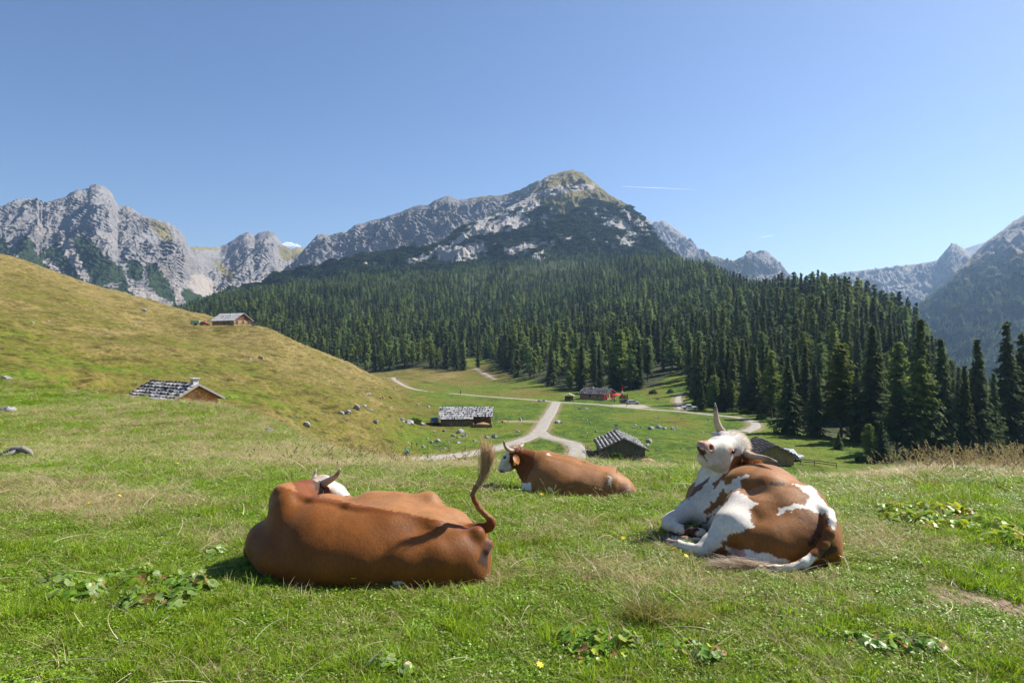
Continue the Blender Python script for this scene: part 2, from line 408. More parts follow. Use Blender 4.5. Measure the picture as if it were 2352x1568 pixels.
def barepatch(x, y):
    """trodden or straw-strewn bare soil close by"""
    u = uof(x, y); row = CY+(CAMZ-zbase(x, y))/np.maximum(y, 2.5)*F
    n = fbm(x*2.2, y*2.2, 51, 4)
    jx = n*14; b = inpoly((u+jx).ravel(), (row+fbm(x*3, y*3, 53, 3)*9).ravel(), [(2100,1330),(2160,1336),(2250,1362),(2420,1395),(2420,1432),(2290,1408),(2190,1388),(2125,1362)]).reshape(u.shape)*1.
    b = np.maximum(b, .8*np.exp(-(((u-25)/60.)**2+((row-1298)/13.)**2)))
    b = np.maximum(b, .7*np.exp(-(((u-150)/60.)**2+((row-1262)/10.)**2)))
    b = np.maximum(b, .7*np.exp(-(((u-432)/30.)**2+((row-1161)/6.)**2)))
    return sstep(.42, .7, b+n*.25)*(y < 20)
FEDGE_U = [-700, 430, 600, 700, 800, 890, 950, 1050, 1075, 1100, 1150, 1180, 1250, 1300, 1400, 1450, 1510, 1545, 1570, 1600, 1650, 1700, 1760, 1800, 1880, 1950, 1985, 2050, 2352, 2800, 3600]
FEDGE_D = [1000, 640, 480, 440, 500, 490, 505, 475, 560, 560, 460, 400, 345, 318, 300, 292, 300, 340, 330, 236, 226, 214, 196, 172, 160, 162, 137, 128, 105, 75, 70]
def inforest(x, y):
    u = uof(x, y)
    return y-np.interp(u, FEDGE_U, FEDGE_D)-fbm(x*.03, y*.03, 61, 3)*18*np.clip(y/300, .3, 1)
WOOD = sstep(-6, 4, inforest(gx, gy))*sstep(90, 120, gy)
m = NT('meadow'); ob = m.obj()
dry = m.attr('dry'); wood = m.attr('wood'); bare = m.attr('bare'); edge = m.attr('rd')
nA = m.noise(.35, 6, m.mapping(ob, (1, 1, 2)), .62); nB = m.noise(2.2, 5, m.mapping(ob, (1, .6, 1)), .65); nC = m.noise(14, 4, ob, .7)
df = m.math('ADD', dry, m.math('MULTIPLY', m.math('SUBTRACT', nA, .5), .9)); df = m.math('ADD', df, m.math('MULTIPLY', m.math('SUBTRACT', nB, .5), .75))
g1 = m.ramp(df, [(.05, (.048, .090, .010)), (.28, (.098, .142, .014)), (.50, (.112, .108, .018)), (.76, (.138, .112, .030)), (1., (.20, .155, .055))])
tex = m.ramp(nB, [(.32, .38), (.5, 1.0), (.7, 1.3)]); g2 = m.mix(.75, g1, tex, 'MULTIPLY')
nD = m.noise(.42, 6, m.mapping(ob, (.42, .5, 2.6)), .74, .5); g2 = m.mix(m.math('MULTIPLY', m.attr('hill'), .85), g2, m.ramp(nD, [(.38, .30), (.46, .85), (.52, 1.05), (.64, 1.25)]), 'MULTIPLY')  # dark mottle paints tussock shadow into the pasture colour
g2 = m.mix(.45, g2, m.ramp(nC, [(.3, .5), (.65, 1.3)]), 'MULTIPLY')
soil = m.ramp(nC, [(.3, (.10, .07, .045)), (.65, (.32, .24, .16))])
g3 = m.mix(bare, g2, soil)
g3 = m.mix(m.math('MULTIPLY', edge, m.ramp(nB, [(.4, 0.2), (.6, 1)])), g3, (.27, .20, .13))
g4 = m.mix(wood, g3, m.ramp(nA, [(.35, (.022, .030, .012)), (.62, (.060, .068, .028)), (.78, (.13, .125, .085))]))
bp = m.bump(nC, .5, .05, m.bump(nB, .6, .30))
M_MEADOW = m.done(g4, .95, bp, .1)
rd_ = roaddist(gx, gy)
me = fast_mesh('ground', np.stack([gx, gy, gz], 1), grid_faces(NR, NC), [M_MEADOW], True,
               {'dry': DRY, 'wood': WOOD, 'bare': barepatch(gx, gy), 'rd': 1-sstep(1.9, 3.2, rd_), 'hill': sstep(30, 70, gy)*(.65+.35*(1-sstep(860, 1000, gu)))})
tag(link('ground', me), kind='structure')
# ------------------------------------------------------------ roads
m = NT('gravel'); ob = m.obj()
c = m.ramp(m.noise(.9, 6, ob, .7), [(.3, (.20, .18, .155)), (.7, (.35, .325, .295))])
sep = m.attr('across')
gr = m.math('MULTIPLY', m.ramp(sep, [(.0, .7), (.12, .1), (.38, 0), (.46, .9), (.54, .9), (.62, 0), (.88, .1), (1., .7)]), m.noise(1.5, 3, ob))
c = m.mix(gr, c, (.30, .27, .16))
M_GRAVEL = m.done(c, .9, m.bump(m.noise(9, 4, ob), .4, .03), .2)
def road(nm, wd, xy, lift, z0=None):
    t = np.gradient(xy, axis=0); t /= np.hypot(t[:, 0], t[:, 1])[:, None]+1e-9
    nrm = np.stack([-t[:, 1], t[:, 0]], 1); K = 9; V = []; ac = []
    wob = fbm(np.arange(len(xy))*.13, np.arange(len(xy))*0+3.3, 5, 3)*.5; wo2 = fbm(np.arange(len(xy))*.31, np.arange(len(xy))*0+7.3, 9, 3)*.5
    for k in range(K):
        a = (k/(K-1)-.5)*(wd+(wob if k < K//2 else wo2)); p = xy+nrm*a[:, None]
        e = -.12 if k in (0, K-1) else 0
        V.append(np.stack([p[:, 0], p[:, 1], zfull(p[:, 0], p[:, 1])+lift+e], 1)); ac.append(np.full(len(xy), k/(K-1)))
    V = np.stack(V, 1).reshape(-1, 3); ac = np.stack(ac, 1).ravel()
    me = fast_mesh(nm, V, grid_faces(len(xy), K), [M_GRAVEL], True, {'across': ac})
    tag(link(nm, me), kind='structure')
for i, (nm, (wd, xy)) in enumerate(RPTS.items()):
    road(nm, wd, xy, .10-.012*i)
def patch(nm, poly, lift, mat):
    poly = np.asarray(poly); c = poly.mean(0); n = len(poly); R = 7; per = []
    for i in range(n):
        for k in range(5):
            per.append(poly[i]*(1-k/5)+poly[(i+1) % n]*k/5)
    per = np.array(per); V = [c]; 
    for r in range(1, R+1): V += [c+(p-c)*r/R for p in per]
    V = np.array(V); V3 = np.column_stack([V, zfull(V[:, 0], V[:, 1])+lift]); k = len(per)
    F3 = [(0, 1+i, 1+(i+1) % k) for i in range(k)]
    for r in range(R-1):
        o = 1+r*k
        for i in range(k):
            a, b, c_, d = o+i, o+(i+1) % k, o+k+(i+1) % k, o+k+i
            F3 += [(a, d, b), (b, d, c_)]
    return link(nm, fast_mesh(nm, V3, F3, [mat]))
tag(patch('parking_gravel', PARK, .07, M_GRAVEL), kind='structure')
# ------------------------------------------------------------ mountains
def rock_mat(name, base, warm, veg, grass=(.17, .145, .06), bs=1.):
    m = NT(name); ob = m.obj()
    va = m.attr('veg'); ga = m.attr('meadow'); sc_ = m.attr('scree')
    st = m.mapping(ob, (.004*bs, .004*bs, .022*bs), (math.radians(8), math.radians(-6), 0))
    n1 = m.noise(1, 9, st, .68, .6); n2_ = m.noise(.05*bs, 7, ob, .7); n3_ = m.noise(.012*bs, 6, ob, .6)
    c = m.ramp(n1, [(.28, tuple(x*.62 for x in base)), (.45, base), (.62, tuple(min(1, x*1.22) for x in base))])
    c = m.mix(m.ramp(n3_, [(.5, 0), (.72, .6)]), c, warm)
    c = m.mix(.35, c, m.ramp(n2_, [(.3, .5), (.65, 1.2)]), 'MULTIPLY')
    c = m.mix(m.math('MULTIPLY', sc_, m.ramp(n1, [(.2, .65), (.5, 1)])), c, m.ramp(n2_, [(.3, (.27, .235, .205)), (.7, (.37, .33, .29))]))
    gm = m.ramp(m.math('ADD', ga, m.math('MULTIPLY', m.math('SUBTRACT', n2_, .5), 1.3)), [(.46, 0), (.54, 1)])
    c = m.mix(gm, c, m.ramp(n3_, [(.35, tuple(x*.7 for x in grass)), (.65, tuple(x*1.25 for x in grass))]))
    nv = m.noise(.022*bs, 7, m.mapping(ob, (1, 1, 1.6)), .66)
    vf = m.math('ADD', va, m.math('MULTIPLY', m.math('SUBTRACT', nv, .5), 1.5))
    vm = m.ramp(vf, [(.47, 0), (.52, 1)])
    vc = m.ramp(m.noise(.11*bs, 5, ob, .7), [(.35, tuple(x*.55 for x in veg)), (.65, tuple(x*1.5 for x in veg))])
    c = m.mix(vm, c, vc)
    n5 = m.noise(.16*bs, 6, ob, .7); b1 = m.bump(n2_, .8, 5/bs, m.bump(n5, .6, 2/bs)); b2 = m.bump(n1, .9, 12/bs, b1)
    b3 = m.bump(m.math('MULTIPLY', vm, m.noise(.14*bs, 4, ob)), .9, 5/bs, b2)
    return m.done(c, .95, b3, .1)
def mountain(name, ridge, dfoot, zfoot, nu, nt_, mat, shape=1.25, gul=40, gs=.012, seed=1, back=.35, zones=None, stretch=1., crag=7, bulge=None, strata=0):
    """ridge: (px, row, depth) samples; the massif falls from its crest to a foot line and again behind"""
    R = np.array(ridge, float); us = np.linspace(R[0, 0], R[-1, 0], nu)
    row = np.interp(us, R[:, 0], R[:, 1]); D = pchip(R[:, 0], R[:, 2], us)
    zr = CAMZ-(row-CY)/F*D
    zfoot = np.minimum(zfoot, zr-30)
    T = np.r_[np.linspace(0, 1, nt_), 1+np.linspace(0, 1, nt_//4+1)[1:]**1.3*back*2]
    df = np.interp(us, [us[0], us[-1]], dfoot) if hasattr(dfoot, '__len__') else np.full(nu, float(dfoot))
    U, TT = np.meshgrid(us, T); DD = df[None]+(D-df)[None]*TT
    X = (U-CX)/F*DD; Y = DD
    t1 = np.clip(TT, 0, 1)
    z = zfoot+(zr-zfoot)[None]*(t1**shape)
    if bulge: z = z+bulge(U, t1)*(zr-zfoot)[None]
    tb = np.clip(TT-1, 0, 9)
    z = z-(zr-zfoot)[None]*tb*1.1
    a = np.clip(t1*2.5, 0, 1)*np.clip((1-t1)*5+.0, 0, 1)
    rg = ridged(X*gs, Y*gs/stretch, seed, 5, .53)
    rg2 = ridged(X*gs*2.7+z*.004, Y*gs*1.1+z*.006, seed+7, 4, .5)
    z = z+(rg-.45)*gul*2*a+(rg2-.45)*gul*.5*a
    if strata:
        q = (z+.22*X+fbm(X*.006, Y*.006, seed+21, 4)*70)/strata; tri = np.abs((q % 1)-.5)*2; q2 = q*2.63+.3; tri2 = np.abs((q2 % 1)-.5)*2
        Y = Y+(tri*1.0+tri2*.45-.7)*strata*.85*a*(.4+.6*sstep(-.2, .3, fbm(X*.004, z*.01, seed+23, 3)))
    z = z+fbm(U*.09, TT*30, seed+3, 4)*crag*np.clip(t1*3, 0, 1)*np.clip(1.3-tb*3, 0, 1)*np.where(TT >= 1, .8, 1)
    V = np.stack([X, Y, z], -1).reshape(-1, 3)
    at = {}
    zs = zones(U, TT, X, Y, z, rg) if zones else {}
    for k in ('veg', 'meadow', 'scree'): at[k] = np.asarray(zs.get(k, np.zeros_like(U))).ravel()
    me = fast_mesh(name, V, grid_faces(len(T), nu), [mat], True, at)
    o = tag(link(name, me), kind='structure')
    return U, TT, X, Y, z
def rowof(y, z): return CY+(CAMZ-z)/y*F
VEG = (.028, .045, .017)
M_R1 = rock_mat('limestone_face', (.195, .187, .185), (.29, .24, .195), VEG, bs=.8)
M_R2 = rock_mat('limestone_slope', (.34, .325, .31), (.40, .35, .28), VEG)
M_R3 = rock_mat('far_rock', (.22, .205, .195), (.40, .35, .30), VEG, bs=.5)
def polymask(U, r, polys, jit=7, sc=.09, seed=5):
    u = (U+jit*fbm(U*sc, r*sc*1.6, seed, 4)*2).ravel(); v = (r+jit*fbm(U*sc+9, r*sc*1.6, seed+3, 4)*1.4).ravel(); m_ = np.zeros(u.shape, bool)
    for p in polys: m_ |= inpoly(u, v, p)
    return m_.reshape(U.shape).astype(float)
def zones1(U, T, X, Y, z, rg):
    r = rowof(Y, z); front = (T <= 1)
    veg = polymask(U, r, [[(-60,520),(0,545),(20,560),(34,585),(30,612),(-60,600)], [(34,565),(60,540),(78,560),(84,600),(60,616),(40,600)], [(66,612),(95,580),(142,550),(152,562),(182,592),(204,650),(150,660),(90,640)],
        [(163,557),(190,538),(217,560),(243,590),(285,618),(294,648),(252,652),(215,668),(205,640),(185,600)], [(285,598),(322,600),(334,632),(318,650),(298,640)], [(335,603),(366,610),(388,650),(408,682),(402,702),(368,684),(342,655)],
        [(222,664),(300,648),(330,690),(345,720),(280,700)], [(345,668),(372,690),(415,706),(420,740),(360,730)], [(418,663),(442,664),(472,680),(520,690),(540,720),(430,720),(420,700)]], 8, .08, 31)
    sc_ = polymask(U, r, [[(128,545),(162,553),(208,645),(222,668),(196,650),(150,590)], [(284,618),(302,650),(345,670),(424,708),(424,730),(360,722),(300,672)], [(445,628),(462,628),(515,664),(500,688),(470,682),(440,668),(428,655)], [(520,668),(560,655),(622,628),(612,648),(560,672)], [(98,600),(110,590),(170,650),(150,650)], [(395,640),(405,630),(425,700),(408,700)]], 6, .1, 37)
    md = polymask(U, r, [[(330,495),(350,503),(380,515),(400,545),(390,560),(370,548),(345,520)], [(480,590),(520,610),(545,640),(530,650),(500,620)], [(640,560),(660,565),(700,568),(700,585),(660,600),(640,590)], [(432,565),(500,566),(500,575),(440,575)]], 6, .1, 41)
    return {'veg': veg*.95*(1-sc_), 'scree': sc_, 'meadow': np.maximum(md*.6, np.where(U > 700, .42, .05))}
mountain('rocky_mountain', [(-900, 500, 3000), (-500, 445, 3100), (-250, 455, 3000), (-80, 480, 2950), (0, 474, 2900), (30, 464, 2900), (57, 456, 2900), (87, 456, 2900), (90, 463, 2900), (95, 460, 2900), (98, 470, 2880), (120, 461, 2850), (150, 452, 2820), (165, 441, 2800), (177, 435, 2800), (190, 436, 2800), (204, 432, 2800), (208, 425, 2800), (222, 423, 2800), (237, 427, 2800), (250, 436, 2800), (258, 446, 2800), (264, 458, 2800), (271, 472, 2800), (294, 473, 2780), (312, 485, 2750), (330, 498, 2720), (354, 504, 2700), (384, 509, 2680), (400, 519, 2660), (414, 530, 2650), (422, 538, 2650), (427, 548, 2660), (433, 567, 2700),
    (456, 567, 3000), (492, 568, 3200), (510, 564, 3300), (525, 558, 3300), (538, 549, 3300), (552, 540, 3300), (560, 535, 3300), (567, 533, 3300), (577, 536, 3300), (585, 541, 3300), (592, 537, 3300), (600, 533, 3300), (618, 530, 3300), (630, 535, 3300), (640, 550, 3300), (651, 563, 3300), (669, 573, 3350), (681, 567, 3400), (702, 570, 3450), (760, 575, 3500), (900, 590, 3500)],
    (1700, 1900), 60, 1200, 460, M_R1, 1.05, 38, .0055, 101, zones=zones1, stretch=2.2, crag=6, strata=13,
    bulge=lambda U, t: .12*np.sin(np.clip(t, 0, 1)*math.pi)*np.interp(U, [0, 300, 433, 480, 900], [1, 1, 1, -.9, -.9]))
def zones2b(U, T, X, Y, z, rg):
    r = rowof(Y, z); ridge_ = np.interp(U, [627, 702, 800, 900, 1029, 1150, 1240], [635, 569, 533, 494, 449, 446, 414])
    return {'meadow': .34*np.exp(-((r-ridge_)/22.)**2)+.22*sstep(1040, 1100, U), 'veg': .2*sstep(560, 600, r), 'scree': .25*sstep(60, 95, r-ridge_)}
mountain('grey_ridge', [(560, 700, 2700), (600, 665, 2700), (627, 638, 2750), (650, 622, 2750), (675, 600, 2750), (702, 569, 2750), (716, 553, 2750), (729, 539, 2750), (739, 537, 2750), (756, 541, 2750), (770, 536, 2750), (783, 533, 2750), (795, 533, 2750), (806, 524, 2740), (816, 516, 2740), (830, 514, 2740), (855, 506, 2730), (875, 501, 2720), (897, 494, 2700), (918, 488, 2700), (930, 482, 2700), (945, 476, 2700), (963, 471, 2700), (984, 471, 2700), (996, 461, 2700), (1012, 455, 2700), (1029, 449, 2700), (1040, 453, 2700), (1056, 459, 2700), (1077, 456, 2700), (1095, 453, 2700), (1122, 449, 2700), (1143, 450, 2700), (1167, 445, 2700), (1197, 434, 2650), (1236, 414, 2600), (1300, 420, 2600)],
    (2250, 2000), 130, 560, 260, M_R1, .85, 30, .010, 131, zones=zones2b, crag=5, strata=12)
def zones2(U, T, X, Y, z, rg):
    r = rowof(Y, z)
    md = polymask(U, r, [[(1150,470),(1200,440),(1235,420),(1266,396),(1314,380),(1350,398),(1372,418),(1400,440),(1445,465),(1425,478),(1385,462),(1335,456),(1345,470),(1320,482),(1303,494),(1280,490),(1262,474),(1240,462),(1200,455),(1170,470)], [(1255,500),(1290,495),(1300,505),(1270,512)], [(1375,470),(1395,480),(1385,486)]], 8, .07, 51)
    rock = polymask(U, r, [[(1175,464),(1230,441),(1290,428),(1362,421),(1372,434),(1300,442),(1250,454),(1200,470)], [(1225,425),(1250,405),(1300,388),(1262,408),(1240,430)], [(1085,524),(1150,504),(1170,511),(1110,538)], [(1140,574),(1180,560),(1240,545),(1262,560),(1175,590)], [(990,600),(1040,575),(1080,556),(1118,555),(1122,572),(1060,588),(1010,604)],
        [(1338,526),(1353,532),(1371,562),(1358,557)], [(1422,478),(1450,482),(1482,510),(1494,538),(1472,527),(1445,506)], [(1200,500),(1260,492),(1270,500),(1215,512)], [(930,590),(980,584),(960,600),(925,604)], [(820,600),(860,597),(850,608),(824,610)], [(1400,560),(1412,556),(1420,570),(1408,574)], [(1290,545),(1318,540),(1325,550),(1296,556)]], 9, .10, 57)
    rock2 = polymask(U, r, [[(1080,512),(1130,492),(1180,462),(1240,440),(1262,470),(1258,498),(1215,520),(1150,536),(1085,545),(1040,552)], [(960,600),(985,572),(1040,548),(1090,548),(1130,560),(1120,590),(1060,604)], [(1380,500),(1420,490),(1470,540),(1480,560),(1440,570),(1400,540)], [(1180,590),(1240,575),(1300,590),(1290,605),(1200,606)]], 12, .1, 67)
    st = (fbm(U*.05, r*.16, 61, 5) > .20)*(r < 580)*(r > 470)*(rock*0+1)
    veg = np.where(md > 0, 0., .68); veg = np.where(rock > 0, .30, veg); veg = np.where((st > 0) & (md == 0), np.minimum(veg, .36), veg)
    veg = np.where((rock2 > 0) & (md == 0), np.minimum(veg, .40), veg); return {'veg': veg, 'meadow': np.where(rock > 0, .2, np.maximum(md*.85, rock2*.34)), 'scree': rock*.7}
M2GRID = mountain('central_mountain', [(300, 780, 1500), (380, 745, 1500), (470, 700, 1550), (560, 663, 1600), (630, 643, 1700), (700, 622, 1750), (780, 600, 1800), (860, 580, 1850), (930, 571, 1850), (985, 568, 1850), (1010, 558, 1850), (1030, 545, 1900), (1060, 521, 1950), (1095, 508, 2000), (1130, 494, 2050), (1180, 470, 2100), (1210, 455, 2150), (1235, 428, 2250), (1250, 408, 2300), (1266, 401, 2300), (1296, 393, 2300), (1314, 390, 2300), (1326, 393, 2300), (1339, 397, 2290), (1348, 404, 2280), (1358, 412, 2260), (1372, 424, 2240), (1384, 434, 2200), (1397, 445, 2150), (1415, 456, 2100), (1435, 466, 2050), (1450, 475, 2000), (1463, 485, 1960), (1477, 499, 1920), (1484, 510, 1880), (1490, 521, 1860), (1500, 536, 1820), (1510, 551, 1800), (1525, 565, 1750), (1550, 590, 1700), (1600, 640, 1650), (1700, 740, 1600)],
    (1330, 1330), 90, 1000, 460, M_R2, 1.12, 24, .008, 151, zones=zones2, crag=5,
    bulge=lambda U, t: .05*np.sin(t*math.pi))
def zones3(U, T, X, Y, z, rg):
    r = rowof(Y, z)
    return {'meadow': .75*sstep(585, 600, r+fbm(X*.003, Y*.003, 5, 3)*20)*(1-.7*sstep(1700, 1760, U)), 'veg': .2*sstep(600, 640, r)}
mountain('hazy_mountain', [(1380, 470, 4300), (1440, 480, 4300), (1479, 499, 4300), (1490, 505, 4300), (1501, 511, 4300), (1510, 511, 4300), (1521, 506, 4300), (1529, 508, 4300), (1540, 517, 4300), (1556, 528, 4250), (1584, 551, 4200), (1606, 573, 4150), (1639, 591, 4100), (1669, 601, 4050), (1694, 597, 4000), (1708, 589, 4000), (1721, 581, 4000), (1735, 580, 4000), (1752, 576, 4000), (1760, 578, 4000), (1768, 583, 4000), (1774, 590, 4000), (1779, 595, 4000), (1786, 603, 4000), (1793, 612, 4000), (1830, 650, 3900), (1900, 700, 3800)],
    (3200, 3000), 180, 420, 200, M_R3, .8, 55, .006, 171, zones=zones3, crag=7, strata=16)
def zones4(U, T, X, Y, z, rg):
    r = rowof(Y, z); return {'veg': .35*sstep(640, 690, r)+.1, 'meadow': .35+0*U, 'scree': .5*sstep(.5, .3, rg)}
mountain('karst_plateau', [(1700, 700, 4600), (1850, 650, 4600), (1941, 625, 4600), (1970, 622, 4600), (1995, 619, 4600), (2040, 615, 4600), (2070, 610, 4600), (2107, 606, 4500), (2152, 598, 4400), (2172, 575, 4100), (2186, 558, 4000), (2196, 560, 4000), (2206, 565, 4000), (2220, 576, 4000), (2233, 588, 4000), (2290, 640, 4000), (2400, 700, 4000)],
    (3000, 2600), -60, 420, 200, M_R3, .8, 60, .006, 191, zones=zones4, crag=6, strata=16)
mountain('distant_summit', [(2120, 640, 5600), (2180, 590, 5600), (2220, 570, 5600), (2240, 562, 5600), (2262, 556, 5600), (2300, 560, 5600), (2400, 580, 5600)],
    (4800, 4800), 100, 120, 60, M_R3, .8, 30, .004, 195, crag=3)
def zones5(U, T, X, Y, z, rg):
    r = rowof(Y, z); return {'veg': .25+.5*sstep(560, 640, r+(2352-U)*-.1), 'meadow': .3+.25*sstep(540, 600, r), 'scree': .2+0*U}
M5GRID = mountain('forested_mountain', [(1900, 870, 2300), (1990, 810, 2350), (2060, 735, 2400), (2120, 690, 2500), (2175, 645, 2600), (2215, 606, 2700), (2233, 588, 2800), (2245, 575, 2800), (2256, 565, 2800), (2269, 552, 2800), (2285, 541, 2800), (2301, 530, 2800), (2328, 508, 2850), (2352, 494, 2900), (2450, 445, 3000), (2700, 430, 3100), (3100, 425, 3200), (3900, 440, 3200)],
    (1350, 1250), -190, 700, 330, M_R3, .85, 45, .007, 211, zones=zones5, crag=6)
# ------------------------------------------------------------ valley air
mb = MB(); mb.box(-9000, 9000, -60, 6200, -420, 800)
m = NT('haze_air')
pv = m.n('ShaderNodeVolumePrincipled', {'Color': (.42, .66, 1.0), 'Density': HAZE, 'Anisotropy': .35})
m.n('ShaderNodeOutputMaterial', {'Volume': pv.outputs[0]})
tag(mb.build('haze', m.m), kind='stuff')
# ------------------------------------------------------------ conifers
def needle_mat(name, c0, c1, tr=.25):
    m = NT(name); oi = m.n('ShaderNodeObjectInfo').outputs['Random']; ob = m.obj()
    n1 = m.noise(.8, 4, ob, .7)
    c = m.mix(m.ramp(n1, [(.32, 0), (.7, 1)]), c0, c1)
    hv = m.n('ShaderNodeHueSaturation', {'Hue': m.math('MULTIPLY_ADD', oi, .05, .475), 'Saturation': m.math('MULTIPLY_ADD', oi, -.25, 1.08), 'Value': m.math('MULTIPLY_ADD', m.math('FRACT', m.math('MULTIPLY', oi, 7.31)), .7, .68), 'Color': c})
    d = m.n('ShaderNodeBsdfPrincipled', {'Base Color': hv.outputs[0], 'Roughness': .85, 'Specular IOR Level': .08})
    t = m.n('ShaderNodeBsdfTranslucent', {'Color': hv.outputs[0]})
    x = m.n('ShaderNodeMixShader', {0: tr, 1: d.outputs[0], 2: t.outputs[0]}); m.n('ShaderNodeOutputMaterial', {'Surface': x.outputs[0]}); return m.m
M_SPRUCE = needle_mat('spruce_needles', (.046, .070, .024), (.138, .168, .052), .3)
M_LARCH = needle_mat('larch_needles', (.095, .150, .036), (.21, .265, .068), .42)
M_PINE = needle_mat('dwarf_pine_needles', (.026, .046, .016), (.070, .100, .028), .3)
M_LEAF = needle_mat('green_leaves', (.050, .11, .02), (.12, .21, .035), .35)
M_BARK = simple('bark', (.13, .10, .075), .9, .35, 6, bump=.05)
def tree_mesh(kind, seed, fine=1.):
    """crown of a conifer one unit high: whorls of drooping boughs made of many small needle sprays"""
    rg = np.random.RandomState(seed); Vs = []; n = 0
    if kind == 'spruce': tiers, per, rad, h0, droop = int(34*fine), 8, .195, .05, .34
    elif kind == 'larch': tiers, per, rad, h0, droop = int(26*fine), 6, .15, .22, .06
    else: tiers, per, rad, h0, droop = int(28*fine), 7, .11, .05, .34
    for i in range(tiers):
        t = (i+rg.uniform(-.3, .3))/tiers; t = min(max(t, 0), 1)
        z = h0+(1-h0)*t
        prof = (1-t)**(1.0 if kind == 'spruce' else .85) if kind != 'larch' else (math.sin(math.pi*min(1, (1-t)*.72+.06))**.9)
        r = rad*prof*rg.uniform(.7, 1.15)+.006
        if kind != 'larch': r *= .75+.25*min(1, t*8+.3)
        for j in range(per if t < .8 else 5):
            if rg.rand() < .13: continue
            a = rg.uniform(0, 2*math.pi); rr = r*rg.uniform(.6, 1.15)
            k = max(3, int(rr/.135*9*fine**1.3))
            for q in range(k):
                s = (q+.6)/k; px = rr*s
                pz = z-droop*rr*s*s+.10*rr*s**3+rg.normal(0, .004)
                w_ = (.021+.012*rg.rand())*(1-.45*s)/fine**.75; hh = .010/math.sqrt(fine)
                side = rg.normal(0, .012*(1.2-.4*s))
                c = np.array([px*math.cos(a)-side*math.sin(a), px*math.sin(a)+side*math.cos(a), pz])
                u = np.array([math.cos(a), math.sin(a), -.35+rg.normal(0, .3)])*w_*.9; v = np.array([-math.sin(a), math.cos(a), rg.normal(0, .55)])*w_*.75
                dn = np.array([0, 0, -hh*rg.uniform(.4, 2.0)])
                Vs += [c-u-v*.5, c+v+dn, c+u+dn*1.2, c-v+dn*.4]
    V = np.array(Vs); return V, np.arange(len(V)).reshape(-1, 4)
def trunk_mb(kind):
    mb = MB(); r0 = .013 if kind != 'larch' else .012
    mb.tube([(0, 0, -.03), (0, 0, .02), (.002, 0, .25), (0, .002, .6), (0, 0, .97)], [r0*1.35, r0, r0*.8, r0*.5, .001], 7); return mb
TREES = {}
for kind, mat in (('spruce', M_SPRUCE), ('larch', M_LARCH), ('pole', M_SPRUCE)):
    TREES[kind] = []
    for q in range(3 if kind != 'pole' else 2):
        V, Fq = tree_mesh(kind, 100+q*7+len(kind), 1.7); TREES[kind].append((fast_mesh(kind+'_crown', V, Fq, [mat], True), trunk_mb(kind).mesh(kind+'_trunk', M_BARK, True)))
# whole trees for the massed forest (crown and trunk joined), coarser
lib = bpy.data.collections.new('forest_library')
for kind, cnt, mat in (('spruce', 4, M_SPRUCE), ('pole', 3, M_SPRUCE), ('larch', 3, M_LARCH)):
    for q in range(cnt):
        V, Fq = tree_mesh(kind, 300+q*13+len(kind), .62)
        tv = []; 
        for k in range(5): tv.append((.011*math.cos(k*1.2566), .011*math.sin(k*1.2566), -.03))
        for k in range(5): tv.append((.004*math.cos(k*1.2566), .004*math.sin(k*1.2566), .8))
        tf = [(len(V)+k, len(V)+(k+1) % 5, len(V)+5+(k+1) % 5, len(V)+5+k) for k in range(5)]
        V = np.vstack([V, np.array(tv)]); Fa = np.vstack([Fq, np.array(tf)])
        me = fast_mesh('forest_'+kind, V, Fa, [mat, M_BARK], True, None, np.r_[np.zeros(len(Fq)), np.ones(5)])
        lib.objects.link(bpy.data.objects.new('lib%d_%s' % (len(lib.objects), kind), me))
